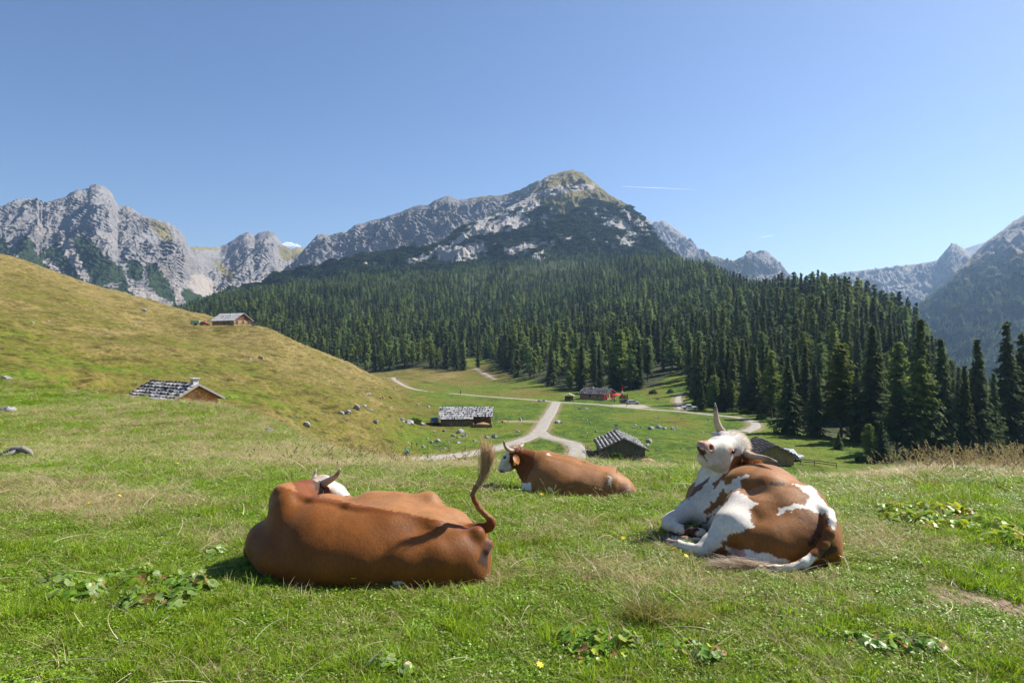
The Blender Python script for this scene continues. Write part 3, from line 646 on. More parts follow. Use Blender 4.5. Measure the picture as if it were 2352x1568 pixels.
def instancer(name, pts, scl, rot, idx, coll, tilt=None, kind='stuff', align=None):
    me = bpy.data.meshes.new(name); me.vertices.add(len(pts)); me.vertices.foreach_set('co', np.asarray(pts, np.float32).ravel())
    a = me.attributes.new('scl', 'FLOAT_VECTOR', 'POINT'); a.data.foreach_set('vector', np.asarray(scl, np.float32).ravel())
    e = np.zeros((len(pts), 3), np.float32); e[:, 2] = rot
    if tilt is not None: e[:, :2] = tilt
    a = me.attributes.new('rot', 'FLOAT_VECTOR', 'POINT'); a.data.foreach_set('vector', e.ravel())
    a = me.attributes.new('idx', 'INT', 'POINT'); a.data.foreach_set('value', np.asarray(idx, np.int32))
    o = link(name, me); tag(o, kind=kind)
    g = bpy.data.node_groups.new(name+'_nodes', 'GeometryNodeTree')
    g.interface.new_socket('Geometry', in_out='INPUT', socket_type='NodeSocketGeometry'); g.interface.new_socket('Geometry', in_out='OUTPUT', socket_type='NodeSocketGeometry')
    gi = g.nodes.new('NodeGroupInput'); go = g.nodes.new('NodeGroupOutput')
    ci = g.nodes.new('GeometryNodeCollectionInfo'); ci.inputs['Collection'].default_value = coll; ci.inputs['Separate Children'].default_value = True; ci.inputs['Reset Children'].default_value = True
    ip = g.nodes.new('GeometryNodeInstanceOnPoints'); ip.inputs['Pick Instance'].default_value = True
    def na(nm, tp):
        n_ = g.nodes.new('GeometryNodeInputNamedAttribute'); n_.data_type = tp; n_.inputs['Name'].default_value = nm
        return [x for x in n_.outputs if x.enabled and x.name == 'Attribute'][0]
    L = g.links.new
    m2p = g.nodes.new('GeometryNodeMeshToPoints'); L(gi.outputs[0], m2p.inputs[0])
    L(m2p.outputs[0], ip.inputs['Points']); L(ci.outputs[0], ip.inputs['Instance']); L(na('scl', 'FLOAT_VECTOR'), ip.inputs['Scale'])
    er = g.nodes.new('FunctionNodeEulerToRotation'); L(na('rot', 'FLOAT_VECTOR'), er.inputs[0]); L(er.outputs[0], ip.inputs['Rotation'])
    L(na('idx', 'INT'), ip.inputs['Instance Index']); L(ip.outputs[0], go.inputs[0])
    md = o.modifiers.new('scatter', 'NODES'); md.node_group = g
    return o
# --- where trees grow
rg = np.random.RandomState(21)
def scatter_area(n, u0, u1, d0, d1):
    u = rg.uniform(u0, u1, n); d = np.sqrt(rg.uniform(d0*d0, d1*d1, n)); return (u-CX)/F*d, d, u
X, Y, U = scatter_area(64000, -150, 2750, 75, 1450)
keep = inforest(X, Y) > 0
row = CY+(CAMZ-zbase(X, Y))/Y*F
keep &= ~((U < 430) & (Y < 600))
keep &= ~((U > 1830) & (Y < 178) & (rg.rand(len(X)) < .84)) & ~((U > 2120) & (Y < 190))
# clearings
for (cu, cr_, ru, rr) in ((1800, 775, 26, 16), (1790, 800, 20, 10), (1530, 903, 42, 13), (1740, 985, 60, 20)):
    keep &= (((U-cu)/ru)**2+((row-cr_)/rr)**2) > 1
dens = np.clip(.62+.5*fbm(X*.02, Y*.02, 71, 3), .1, 1)*np.where(Y > 500, .85, 1); keep &= rg.rand(len(X)) < dens
keep &= ~((Y > 1230) & (rg.rand(len(X)) < .6))
X, Y, U = X[keep], Y[keep], U[keep]
# thin out so that crowns do not stand in one another (coarse grid hashing)
cs_ = np.where(Y < 450, 4.2, 5.0); key = (np.floor(X/cs_)*100003+np.floor(Y/cs_)).astype(np.int64)
_, fi = np.unique(key, return_index=True); X, Y, U = X[fi], Y[fi], U[fi]
Zt = zfull(X, Y)
H = (14+13*rg.rand(len(X)))*np.interp(Y, [100, 400, 900, 1300], [1., .95, .85, .6])*(.8+.35*fbm(X*.012, Y*.012, 73, 2)+.1)
young = rg.rand(len(X)) < .16; H = np.where(young, H*rg.uniform(.3, .65, len(X)), H)
ok_ = ~((U > 2110) & (rowof(Y, Zt+H) < np.interp(U, [2110, 2150, 2200, 2240, 2352, 2700], [715, 765, 835, 858, 862, 850]))); X, Y, U, Zt, H = [a[ok_] for a in (X, Y, U, Zt, H)]
larchy = (fbm(X*.018+30, Y*.018, 75, 3)+.25*rg.normal(size=len(X))*.8) > np.interp(Y, [150, 400, 900, 1300], [.14, .10, .02, -.06])
order = np.argsort(Y)
BIG = [ # landmark trees along the near edge of the wood: px, top row, foot row, kind, width, label
 (1810, 818, 996, 'spruce', 1.35, 'broad dark spruce at the valley edge of the wood, just right of the upright horn'),
 (1932, 791, 1004, 'larch', 1.5, 'pale green larch with a bare lower trunk in front of the dark spruces'),
 (2004, 753, 1020, 'spruce', 1.35, 'tall dense spruce standing between the two pale green larches'),
 (2064, 791, 1016, 'larch', 1.2, 'yellow-green larch partly behind the small bright leafy tree'),
 (2114, 741, 1046, 'spruce', 1.25, 'highest ragged spruce of the right-hand wood, its top just left of the blue valley'),
 (2116, 827, 1050, 'larch', 1.0, 'slim light conifer in front of the highest ragged spruce'),
 (2161, 782, 1046, 'spruce', 1.2, 'spruce with sunlit yellowish flank beside the blue valley'),
 (2245, 786, 1050, 'spruce', 1.15, 'pointed spruce standing alone against the blue valley slope'),
 (2312, 748, 1052, 'spruce', 1.2, 'tall spruce with drooping boughs near the picture edge'),
 (2347, 773, 1054, 'spruce', 1.2, 'dark spruce cut by the right picture edge'),
 (2216, 845, 1052, 'spruce', .95, 'shorter spruce left of the pointed lone spruce'),
 (2282, 860, 1052, 'spruce', 1.0, 'middle-sized spruce between the pointed spruce and the tall drooping one'),
 (1870, 840, 1003, 'spruce', 1.1, 'narrow dark spruce left of the pale larch'),
 (1968, 845, 1010, 'spruce', 1.1, 'dark spruce directly right of the pale larch'),
 (1995, 975, 1060, 'larch', 1.5, 'small bright larch at the corner of the lower meadow'),
 (2024, 968, 1062, 'spruce', 1.6, 'young spruce beside the small bright larch'),
 (1926, 990, 1031, 'spruce', 2.0, 'bushy young spruce alone on the shaded meadow edge'),
 (1640, 862, 944, 'larch', 1.6, 'broad light green larch behind the white pickup'),
 (1681, 873, 946, 'larch', 1.3, 'slender larch right of the broad one, left of the raised horn'),
 (1612, 880, 942, 'spruce', 1.3, 'dark spruce at the roadside above the white pickup'),
 (1660, 850, 945, 'spruce', 1.2, 'spruce between the two roadside larches'),
 (1045, 788, 851, 'larch', 1.3, 'light green larch at the foot of the wood above the curving road'),
 (1098, 775, 843, 'pole', 1.1, 'tall bare-stemmed spruce beside the stony track up the far clearing'),
 (1065, 792, 850, 'spruce', 1.2, 'spruce beside the light larch at the far clearing')]
tree_objs = []
def plant(kind, x, y, z, h, wd, label, group):
    kd = {'spruce': 'spruce_tree', 'pole': 'spruce_tree', 'larch': 'larch_tree'}[kind]
    v = TREES[kind]; cm, tm = v[rg.randint(len(v))]
    e = empty(kd, (x, y, z), rg.uniform(0, 6.28), label, kd.split('_')[0]+' tree', group)
    e.scale = (h*wd, h*wd, h)
    link('crown', cm, e); link('trunk', tm, e); return e
bigxy = []
for (px, r0, r1, kind, wd, lab) in BIG:
    p = hit(px, r1, 60., 700.); z = zat(p.x, p.y)
    h = (r1-r0)/F*p.y*1.04
    plant(kind, p.x, p.y, z-.2, h, wd, lab, 'conifers along the edge of the wood'); bigxy.append((p.x, p.y))
bigxy = np.array(bigxy)
far = np.ones(len(X), bool)
for bx, by in bigxy: far &= np.hypot(X-bx, Y-by) > 5.5
X, Y, U, Zt, H, larchy = [a[far] for a in (X, Y, U, Zt, H, larchy)]
vis = (U > -60) & (U < 2420)
size = np.where(vis, H/Y, 0); order = np.argsort(-size); ns = 270; solo = order[:ns]
for i in solo:
    k = 'larch' if larchy[i] else ('spruce' if rg.rand() < .7 else 'pole')
    plant(k, X[i], Y[i], Zt[i]-.2, H[i], rg.uniform(.95, 1.4), {'larch': 'light green larch tree standing in the near part of the wood', 'spruce': 'dark spruce tree standing in the near part of the wood', 'pole': 'slim dark spruce tree standing in the near part of the wood'}[k], {'larch': 'larches of the near wood', 'spruce': 'spruces of the near wood', 'pole': 'slim spruces of the near wood'}[k])
rest = np.ones(len(X), bool); rest[solo] = False
# massed forest: meadow-side hills, foot of the central mountain, the blue slope beyond
PTS = [np.stack([X, Y, Zt-.3], 1)[rest]]; HH = [H[rest]]; LL = [larchy[rest]]
def on_grid(G, n, umin, umax, cond, hh, lp):
    Ug, Tg, Xg, Yg, Zg = G; nr, nc = Xg.shape
    i = rg.randint(0, int(nr*.8), n); j = rg.randint(0, nc-1, n); a, b = rg.rand(n), rg.rand(n)
    q = lambda A: A[i, j]*(1-a)*(1-b)+A[i, j+1]*a*(1-b)+A[i+1, j]*(1-a)*b+A[i+1, j+1]*a*b
    x, y, z, u = q(Xg), q(Yg), q(Zg), q(Ug); r = rowof(y, z)
    k = (u > umin) & (u < umax) & cond(u, r, x, y) & (Tg[i, j] < .98)
    x, y, z = x[k], y[k], z[k]
    PTS.append(np.stack([x, y, z-.3], 1)); HH.append(hh*rg.uniform(.5, 1.1, len(x))); LL.append(rg.rand(len(x)) < lp)
on_grid(M2GRID, 90000, 330, 1620, lambda u, r, x, y: (r < 705) & (rg.rand(len(u)) < np.clip((r-np.interp(u, [400, 600, 780, 900, 1100, 1300, 1500], [700, 660, 620, 606, 600, 580, 572]))/26.+.1+.35*fbm(x*.01, y*.01, 9, 3), 0, 1)*.55), 12., .5)
on_grid(M5GRID, 60000, 1930, 2600, lambda u, r, x, y: (rg.rand(len(u)) < np.clip((r-np.interp(u, [1990, 2120, 2200, 2300, 2352, 2600], [740, 700, 660, 610, 585, 520]))/60.+.25+.6*fbm(x*.006, y*.006, 12, 3), 0, 1)*.6), 17., .35)
PT = np.vstack(PTS); HT = np.concatenate(HH); LT = np.concatenate(LL); N_ = len(PT)
idx = np.where(LT, 7+rg.randint(0, 3, N_), rg.randint(0, 7, N_))
wf = rg.uniform(1.05, 1.75, N_)
instancer('distant_forest', PT, np.stack([HT*wf, HT*wf, HT], 1), rg.uniform(0, 6.28, N_), idx, lib)
print('forest', N_, 'solo', ns)
# dwarf pine mats over the middle slopes of the central mountain
pl = bpy.data.collections.new('pine_library')
for q in range(3):
    r_ = np.random.RandomState(900+q); Vs = []
    for k in range(260):
        a = r_.uniform(0, 6.28); rr = math.sqrt(r_.rand()); z = (1-rr**2)*.42*r_.uniform(.4, 1)
        c = np.array([rr*math.cos(a), rr*math.sin(a), z]); u = r_.normal(0, .10, 3); v = r_.normal(0, .10, 3)
        Vs += [c-u, c+v, c+u, c-v]
    V = np.array(Vs); pl.objects.link(bpy.data.objects.new('pine%d' % q, fast_mesh('dwarf_pine', V, np.arange(len(V)).reshape(-1, 4), [M_PINE], True)))
Ug, Tg, Xg, Yg, Zg = M2GRID
n = 130000; i = rg.randint(10, int(Xg.shape[0]*.79), n); j = rg.randint(0, Xg.shape[1]-1, n)
vegA = np.asarray(zones2(Ug, Tg, Xg, Yg, Zg, None)['veg'])
x, y, z, u = Xg[i, j], Yg[i, j], Zg[i, j], Ug[i, j]
x = x+rg.uniform(-3, 3, n); kk = (vegA[i, j]+.55*fbm(x*.02, y*.012, 19, 5)) > .52; kk &= (u > 560) & (u < 1560)
x, y, z = x[kk], y[kk], z[kk]; s = rg.uniform(3., 7., len(x))
instancer('dwarf_pine_scrub', np.stack([x, y, z], 1), np.stack([s*1.3, s*1.3, s*.8], 1), rg.uniform(0, 6.28, len(x)), rg.randint(0, 3, len(x)), pl)
# ------------------------------------------------------------ cattle: implicit body surface -> one continuous mesh
def W(px, py, d): return np.array([(px-CX)/F*d, d, CAMZ-(py-CY)/F*d])
class Flesh:
    def __init__(s): s.p = []
    def C(s, *pts, k=.05, neg=False):
        for a, b in zip(pts[:-1], pts[1:]):
            s.p.append(('c', W(*a[:3]), W(*b[:3]), a[3], b[3], k, neg))
        return s
    def S(s, px, py, d, r, k=.05, neg=False):
        s.p.append(('e', W(px, py, d), np.full(3, float(r)), 0., 0., k, neg)); return s
    def E(s, px, py, d, r, rz=0., ry=0., k=.08, neg=False):
        s.p.append(('e', W(px, py, d), np.array(r, float), math.radians(rz), math.radians(ry), k, neg)); return s
    def dist(s, Q, q):
        if q[0] == 'c':
            _, a, b, ra, rb, k, neg = q; ab = b-a; L = max(float(ab@ab), 1e-9)
            t = np.clip(((Q-a)@ab)/L, 0, 1)
            return np.linalg.norm(Q-a-t[..., None]*ab, axis=-1)-(ra+(rb-ra)*t)
        _, c, r, rz, ry, k, neg = q; p = Q-c
        cz, sz = math.cos(rz), math.sin(rz); X = p[..., 0]*cz+p[..., 1]*sz; Y = -p[..., 0]*sz+p[..., 1]*cz; Zc = p[..., 2]
        cy_, sy_ = math.cos(ry), math.sin(ry); X, Zc = X*cy_+Zc*sy_, -X*sy_+Zc*cy_
        k0 = np.sqrt((X/r[0])**2+(Y/r[1])**2+(Zc/r[2])**2); k1 = np.sqrt((X/r[0]**2)**2+(Y/r[1]**2)**2+(Zc/r[2]**2)**2)
        return np.where(k1 > 1e-6, k0*(k0-1)/np.maximum(k1, 1e-6), -r.min())
    def val(s, Q):
        D = None
        for q in s.p:
            d = s.dist(Q, q); k = q[5]
            if D is None: D = d; continue
            if q[6]:
                h = np.maximum(k-np.abs(D+d), 0)/k; D = np.maximum(D, -d)+h*h*k*.25
            else:
                h = np.maximum(k-np.abs(D-d), 0)/k; D = np.minimum(D, d)-h*h*k*.25
        return D
    def Z(s, px, d, z, r, rz=0., ry=0., k=.08, neg=False):
        s.p.append(('e', np.array([(px-CX)/F*d, d, z]), np.array(r, float), math.radians(rz), math.radians(ry), k, neg)); return s
    def bounds(s):
        lo = np.full(3, 1e9); hi = -lo
        for q in s.p:
            if q[6]: continue
            if q[0] == 'c':
                r = max(q[3], q[4]); lo = np.minimum(lo, np.minimum(q[1], q[2])-r); hi = np.maximum(hi, np.maximum(q[1], q[2])+r)
            else:
                r = q[2].max(); lo = np.minimum(lo, q[1]-r); hi = np.maximum(hi, q[1]+r)
        return lo-.04, hi+.04
    def nets(s, h=.013):
        lo, hi = s.bounds(); lo[2] = max(lo[2], s.zmin)
        n = np.ceil((hi-lo)/h).astype(int)+1
        ax = [lo[i]+h*np.arange(n[i]) for i in range(3)]
        D = np.empty(n, np.float32)
        for i0 in range(0, n[0], 24):
            G = np.stack(np.meshgrid(ax[0][i0:i0+24], ax[1], ax[2], indexing='ij'), -1)
            v = s.val(G)
            nz = n3(G[..., 0]*3.6, G[..., 1]*3.6, G[..., 2]*3.6, 4)*.007+n3(G[..., 0]*9, G[..., 1]*9, G[..., 2]*9, 5)*.0035+n3(G[..., 0]*26, G[..., 1]*26, G[..., 2]*26, 6)*.0009
            D[i0:i0+24] = v+nz
        D[:, :, 0] = 1.
        sg = D < 0
        acc = np.zeros((*(n-1), 3)); cnt = np.zeros(n-1)
        c = [slice(0, -1), slice(1, None)]
        for axis in range(3):
            o = [a for a in range(3) if a != axis]
            for p in (0, 1):
                for r in (0, 1):
                    A = [None]*3; B = [None]*3
                    A[axis] = c[0]; B[axis] = c[1]; A[o[0]] = B[o[0]] = c[p]; A[o[1]] = B[o[1]] = c[r]
                    da = D[tuple(A)]; db = D[tuple(B)]; m = (da < 0) != (db < 0)
                    t = np.where(m, da/np.where(m, da-db, 1), 0)
                    acc[..., axis] += np.where(m, t, 0); acc[..., o[0]] += np.where(m, p, 0); acc[..., o[1]] += np.where(m, r, 0); cnt += m
        act = cnt > 0; idx = np.full(cnt.shape, -1); idx[act] = np.arange(act.sum())
        base = np.stack(np.nonzero(act), 1)
        V = lo+h*(base+acc[act]/cnt[act][:, None])
        Fs = []
        for axis in range(3):
            A = [slice(None)]*3; B = [slice(None)]*3; A[axis] = slice(0, -1); B[axis] = slice(1, None)
            m = sg[tuple(A)] != sg[tuple(B)]
            o1, o2 = (axis+1) % 3, (axis+2) % 3
            q = np.stack(np.nonzero(m), 1)
            q = q[(q[:, o1] > 0) & (q[:, o2] > 0) & (q[:, o1] < n[o1]-1) & (q[:, o2] < n[o2]-1)]
            ins = sg[tuple(q.T)]
            e1 = np.zeros(3, int); e1[o1] = 1; e2 = np.zeros(3, int); e2[o2] = 1
            g = lambda w: idx[tuple(w.T)]
            f = np.stack([g(q-e1-e2), g(q-e2), g(q), g(q-e1)], 1)
            f[~ins] = f[~ins][:, ::-1]; Fs.append(f)
        Fq = np.concatenate(Fs); Fq = Fq[(Fq >= 0).all(1)]
        # two light relaxing passes
        for _ in range(2):
            s_ = np.zeros_like(V); k_ = np.zeros(len(V))
            for a in range(4):
                np.add.at(s_, Fq[:, a], V[Fq[:, (a+1) % 4]]+V[Fq[:, (a-1) % 4]]); np.add.at(k_, Fq[:, a], 2)
            V = V*.5+.5*s_/np.maximum(k_, 1)[:, None]
        return V, Fq
    def ray(s, px, py, d0=3.5, d1=10):
        d = np.linspace(d0, d1, 900); Q = np.stack([(px-CX)/F*d, d, CAMZ-(py-CY)/F*d], 1); v = s.val(Q)
        k = np.nonzero(v < .004)[0]
        return Q[k[0]] if len(k) else None
BR = (.180, .058, .0085); RB = (.16, .042, .005); TAN = (.38, .20, .10); WH = (.66, .605, .52); DK = (.055, .028, .018); PK = (.50, .27, .22); MR = (.27, .10, .03); DB = (.13, .048, .014)
def coat(V, base, polys, hem=.02, seed=3):
    """colour patches surveyed on the seen flank become 3-D seeds; every point of the hide takes the nearest one, with ragged hems"""
    px = V[:, 0]/V[:, 1]*F+CX; py = CY+(CAMZ-V[:, 2])/V[:, 1]*F
    cell = (px/5).astype(int)*4000+(py/5).astype(int); o = np.argsort(cell, kind='stable'); cs = cell[o]
    st = np.r_[0, np.nonzero(np.diff(cs))[0]+1]; mn = np.minimum.reduceat(V[o, 1], st); near = np.empty(len(V)); near[o] = np.repeat(mn, np.diff(np.r_[st, len(V)]))
    vis = np.nonzero(V[:, 1] < near+.05)[0]
    c = np.tile(np.array(base, float), (len(vis), 1))
    for colr, poly in polys: c[inpoly(px[vis], py[vis], poly)] = colr
    from mathutils.kdtree import KDTree
    kd = KDTree(len(vis))
    for i, v in enumerate(V[vis]): kd.insert(v, i)
    kd.balance()
    J = np.stack([n3(V[:, 0]*22, V[:, 1]*22, V[:, 2]*22, seed+i)*hem+n3(V[:, 0]*60, V[:, 1]*60, V[:, 2]*60, seed+9+i)*hem*.3 for i in range(3)], 1)
    idx = np.array([kd.find(q)[1] for q in V+J]); return c[idx]
def hide_material(name, rough=.54):
    m = NT(name); ob = m.obj(); c = m.attr('coat', 'Color')
    n1 = m.noise(5, 4, ob, .6); n2_ = m.noise(60, 3, m.mapping(ob, (1, 1, .35)), .6); n3_ = m.noise(230, 2, m.mapping(ob, (.5, 1, 1)), .6)
    c = m.mix(.75, c, m.ramp(n1, [(.30, .70), (.5, 1.0), (.68, 1.25)]), 'MULTIPLY')
    nd = m.noise(2.2, 6, m.mapping(ob, (1, 1, 1.6)), .7); c = m.mix(m.ramp(nd, [(.60, 0), (.74, .35)]), c, (.10, .06, .035))
    c = m.mix(.5, c, m.ramp(n2_, [(.3, .72), (.7, 1.2)]), 'MULTIPLY')
    c = m.mix(.35, c, m.ramp(n3_, [(.3, .6), (.7, 1.3)]), 'MULTIPLY')
    b = m.bump(n3_, .5, .003, m.bump(n2_, .4, .005))
    return m.done(c, rough, b, .2, extra={'Sheen Weight': .16, 'Sheen Roughness': .4, 'Sheen Tint': (1, .8, .6, 1)})
M_HIDE = hide_material('cattle_hide')
m = NT('horn'); t_ = m.attr('along'); hb = m.noise(40, 4, m.obj())
hc = m.ramp(t_, [(0, (.30, .21, .15)), (.35, (.50, .38, .27)), (.72, (.42, .31, .22)), (.86, (.16, .11, .085)), (1, (.50, .45, .38))])
hc = m.mix(.5, hc, m.ramp(hb, [(.3, .7), (.7, 1.2)]), 'MULTIPLY')
M_HORN = m.done(hc, .42, m.bump(m.n('ShaderNodeTexWave', {'Vector': m.obj(), 'Scale': 18, 'Distortion': 4}).outputs['Fac'], .15, .003), .4)
def hair_mat(name):
    m = NT(name); c = m.attr('tint', 'Color')
    p = m.n('ShaderNodeBsdfPrincipled', {'Base Color': c, 'Roughness': .5, 'Specular IOR Level': .35}); t = m.n('ShaderNodeBsdfTranslucent', {'Color': c})
    x = m.n('ShaderNodeMixShader', {0: .4, 1: p.outputs[0], 2: t.outputs[0]}); m.n('ShaderNodeOutputMaterial', {'Surface': x.outputs[0]}); return m.m
M_HAIR = hair_mat('long_hair')
M_EYE = simple('wet_eye', (.012, .008, .006), .12, .1, spec=.7)
M_HOOF = simple('hoof', (.075, .060, .050), .55, .3, 30)
M_TAG = simple('yellow_plastic', (.75, .55, .03), .4, .05)
def ribbon_mesh(name, paths, widths, cols, mat):
    """paths (n, m, 3); flat hairs seen from all round (two crossed ribbons would double them: each gets a random side)"""
    n, m_, _ = paths.shape; rg = np.random.RandomState(5)
    t = np.gradient(paths, axis=1); t /= np.linalg.norm(t, axis=2)[..., None]+1e-9
    r = rg.normal(size=(n, 1, 3)); sd_ = np.cross(t, np.broadcast_to(r, t.shape)); sd_ /= np.linalg.norm(sd_, axis=2)[..., None]+1e-9
    w_ = widths[:, None, None]*np.linspace(1, .15, m_)[None, :, None]*.5
    V = np.stack([paths-sd_*w_, paths+sd_*w_], 2).reshape(-1, 3)
    i = (np.arange(n)[:, None]*m_+np.arange(m_-1)[None])*2
    Fq = np.stack([i, i+1, i+3, i+2], -1).reshape(-1, 4)
    return fast_mesh(name, V, Fq, [mat], True, {'tint': np.repeat(cols, m_*2, 0)})
def horn(pts, base, parent, n=12):
    """pts (px, row, depth, r) from root to tip"""
    q = np.array([W(*p[:3]) for p in pts]); s = np.r_[0, np.cumsum(np.linalg.norm(np.diff(q, axis=0), axis=1))]; ss = np.linspace(0, s[-1], 26)
    pq = np.stack([np.interp(ss, s, q[:, i]) for i in range(3)]+[np.interp(ss, s, [p[3] for p in pts])], 1)
    for _ in range(4): pq[1:-1] = (pq[:-2]+2*pq[1:-1]+pq[2:])/4
    mb = MB(); mb.tube([Vector(p[:3])-Vector(base) for p in pq], [p[3] for p in pq], n)
    me = mb.mesh('horn', M_HORN, True); at = me.attributes.new('along', 'FLOAT', 'POINT')
    at.data.foreach_set('value', np.repeat(np.linspace(0, 1, 26), n).astype(np.float32))
    return link('horn', me, parent)
def tuft(name, roots, guide, spread, n, L, cols, base, parent, seed=1, width=(.002, .004), m_=8, curl=.02, droop=0):
    """hair growing from points roots (k,3) along guide directions"""
    rg = np.random.RandomState(seed); k = rg.randint(0, len(roots), n)
    r = np.asarray(roots)[k]+rg.normal(0, 1, (n, 3))*spread[0]
    g = np.asarray(guide, float); g = g[k] if g.ndim == 3 else np.repeat(g[None], n, 0)      # (n, q, 3) offsets along the strand
    tt = np.linspace(0, 1, m_); q = g.shape[1]; gs = np.linspace(0, 1, q)
    path = np.stack([np.stack([np.interp(tt, gs, g[i, :, a]) for a in range(3)], 1) for i in range(n)])*rg.uniform(L[0], L[1], (n, 1, 1))
    off = rg.normal(0, 1, (n, 1, 3))*spread[1]*(tt[None, :, None]**1.1)
    ph = rg.uniform(0, 6.28, (n, 1, 3)); off = off+np.sin(tt[None, :, None]*rg.uniform(3, 8, (n, 1, 1))+ph)*curl*tt[None, :, None]
    path = path+off+r[:, None]; path[..., 2] -= droop*tt[None]**2
    c = np.array(cols)[rg.randint(0, len(cols), n)]*rg.uniform(.7, 1.25, (n, 1))
    me = ribbon_mesh(name, path-np.asarray(base), rg.uniform(*width, n), c, M_HAIR)
    return link(name, me, parent)
def surf_hair(name, fl, V, N, sel, n, L, comb, cols, base, parent, seed=1, width=(.002, .0035), wild=.5, lift=.5):
    rg = np.random.RandomState(seed); ids = np.nonzero(sel)[0]
    if not len(ids): return None
    k = ids[rg.randint(0, len(ids), n)]; r = V[k]+rg.normal(0, .005, (n, 3)); nn = N[k]
    c3 = np.asarray(comb, float); d = nn*lift+c3*(1-lift)+rg.normal(0, wild*.35, (n, 3)); d /= np.linalg.norm(d, axis=1)[:, None]
    tt = np.linspace(0, 1, 5)[None, :, None]; Ls = rg.uniform(*L, (n, 1, 1))
    path = r[:, None]+d[:, None]*tt*Ls+(c3[None, None]*.4+np.array([0, 0, -.25]))*Ls*tt**2
    c = np.array(cols)[rg.randint(0, len(cols), n)]*rg.uniform(.75, 1.2, (n, 1))
    return link(name, ribbon_mesh(name, path-np.asarray(base), rg.uniform(*width, n), c, M_HAIR), parent)
def vnormals(V, Fq):
    fn = np.cross(V[Fq[:, 2]]-V[Fq[:, 0]], V[Fq[:, 3]]-V[Fq[:, 1]]); N = np.zeros_like(V)
    for a in range(4): np.add.at(N, Fq[:, a], fn)
    return N/(np.linalg.norm(N, axis=1)[:, None]+1e-12)
def ball_at(name, p, r, mat, base, parent, sq=(1, 1, 1)):
    mb = MB(); mb.ball(Vector(p)-Vector(base), r, 16, 10, sq); return link(name, mb.mesh(name, mat, True), parent)
def ear(pts_c, tip, width, side, base, parent, col_out, col_in, name='ear', thick=.012):
    """leaf-shaped cupped ear from root to tip"""
    a = np.array(pts_c); b = np.array(tip); ax = b-a; L = np.linalg.norm(ax); ax /= L; sd_ = np.array(side, float); sd_ -= ax*(sd_@ax); sd_ /= np.linalg.norm(sd_); nr = np.cross(ax, sd_)
    V = []; n, m_ = 14, 9; cols = []
    for layer in (0, 1):
        for i in range(n):
            t = i/(n-1); w_ = width*(math.sin(math.pi*min(t*.93+.07, 1))**.6)*(1-.25*t)
            for j in range(m_):
                s = j/(m_-1)*2-1
                V.append(a+ax*L*t+sd_*s*w_*.5-nr*(1-s*s)*w_*.28+nr*(thick*layer*(1-s*s)))
                cols.append(col_out if layer == 0 else col_in)
    Fq = np.concatenate([grid_faces(n, m_), grid_faces(n, m_)[:, ::-1]+n*m_])
    me = fast_mesh(name, np.array(V)-np.array(base), Fq, [M_HIDE], True, {'coat': np.array(cols)})
    return link(name, me, parent)
def beast(name, fl, polys, basecol, base, label, group, zmin, h=.013, hem=.02):
    fl.zmin = zmin
    root = empty(name, base, 0, label, 'cow', group)
    V, Fq = fl.nets(h)
    col = coat(V, basecol, polys, hem)
    N = vnormals(V, Fq)
    body = link('body', fast_mesh('body', V-np.array(base), Fq, [M_HIDE], True, {'coat': col}), root)
    return root, body, V, N
HG = 'brown and white cows resting on the grassy knoll'
# ---- cow A: seen from behind its back, head turned away, tail thrown up
A = Flesh()
A.Z(845, 5.12, .17, (.62, .40, .31), k=.1)
A.Z(805, 4.95, .11, (.55, .30, .27), k=.12)
A.Z(893, 5.32, .25, (.40, .25, .28), k=.08)
A.Z(850, 5.30, .25, (.20, .22, .275), k=.08)
A.Z(750, 5.26, .24, (.30, .24, .285), k=.08)
A.Z(985, 5.10, .20, (.22, .20, .24), k=.10)
A.Z(905, 5.08, .20, (.30, .25, .285), k=.10)
A.Z(665, 5.12, .27, (.13, .17, .30), k=.10)
A.Z(735, 5.03, .19, (.27, .25, .315), k=.12)
A.Z(655, 5.20, .41, (.085, .12, .175), k=.12)
A.Z(676, 5.15, .25, (.17, .25, .25), k=.10)
A.Z(616, 5.18, .19, (.16, .22, .15), k=.09)
A.Z(700, 4.93, .20, (.14, .13, .19), k=.09)
A.Z(655, 5.08, .13, (.22, .27, .17), k=.10)
A.Z(1022, 5.25, .18, (.24, .27, .235), k=.08)
A.Z(1030, 4.98, .12, (.26, .25, .225), k=.08)
A.Z(1068, 5.02, .13, (.17, .26, .19), k=.06)
A.Z(1092, 5.06, .16, (.115, .20, .155), k=.06)
A.Z(1003, 4.83, .15, (.16, .13, .15), k=.08)
A.Z(925, 4.80, .13, (.16, .14, .17), k=.06)
A.C((1052, 1250, 4.90, .07), (1068, 1290, 4.88, .08), k=.1)
A.S(1002, 1212, 4.96, .055, k=.12)
A.S(1096, 1226, 4.93, .06, k=.06)
A.S(988, 1148, 5.38, .052, k=.16)
A.Z(955, 4.86, .12, (.27, .17, .19), k=.07)
A.Z(1070, 4.94, .05, (.17, .18, .12), k=.06)
A.C((644, 1130, 5.16, .045), (690, 1146, 5.12, .03), (720, 1150, 5.08, .026), (800, 1163, 5.02, .024), (890, 1183, 4.98, .022), (990, 1200, 4.97, .022), (1055, 1214, 4.99, .026), k=.045)
A.C((668, 1150, 5.3, .15), (700, 1140, 5.5, .12), (728, 1127, 5.66, .095), k=.08)
A.E(738, 1114, 5.68, (.09, .09, .085), k=.06)
A.C((744, 1120, 5.70, .085), (770, 1134, 5.68, .078), (800, 1152, 5.64, .06), k=.05)
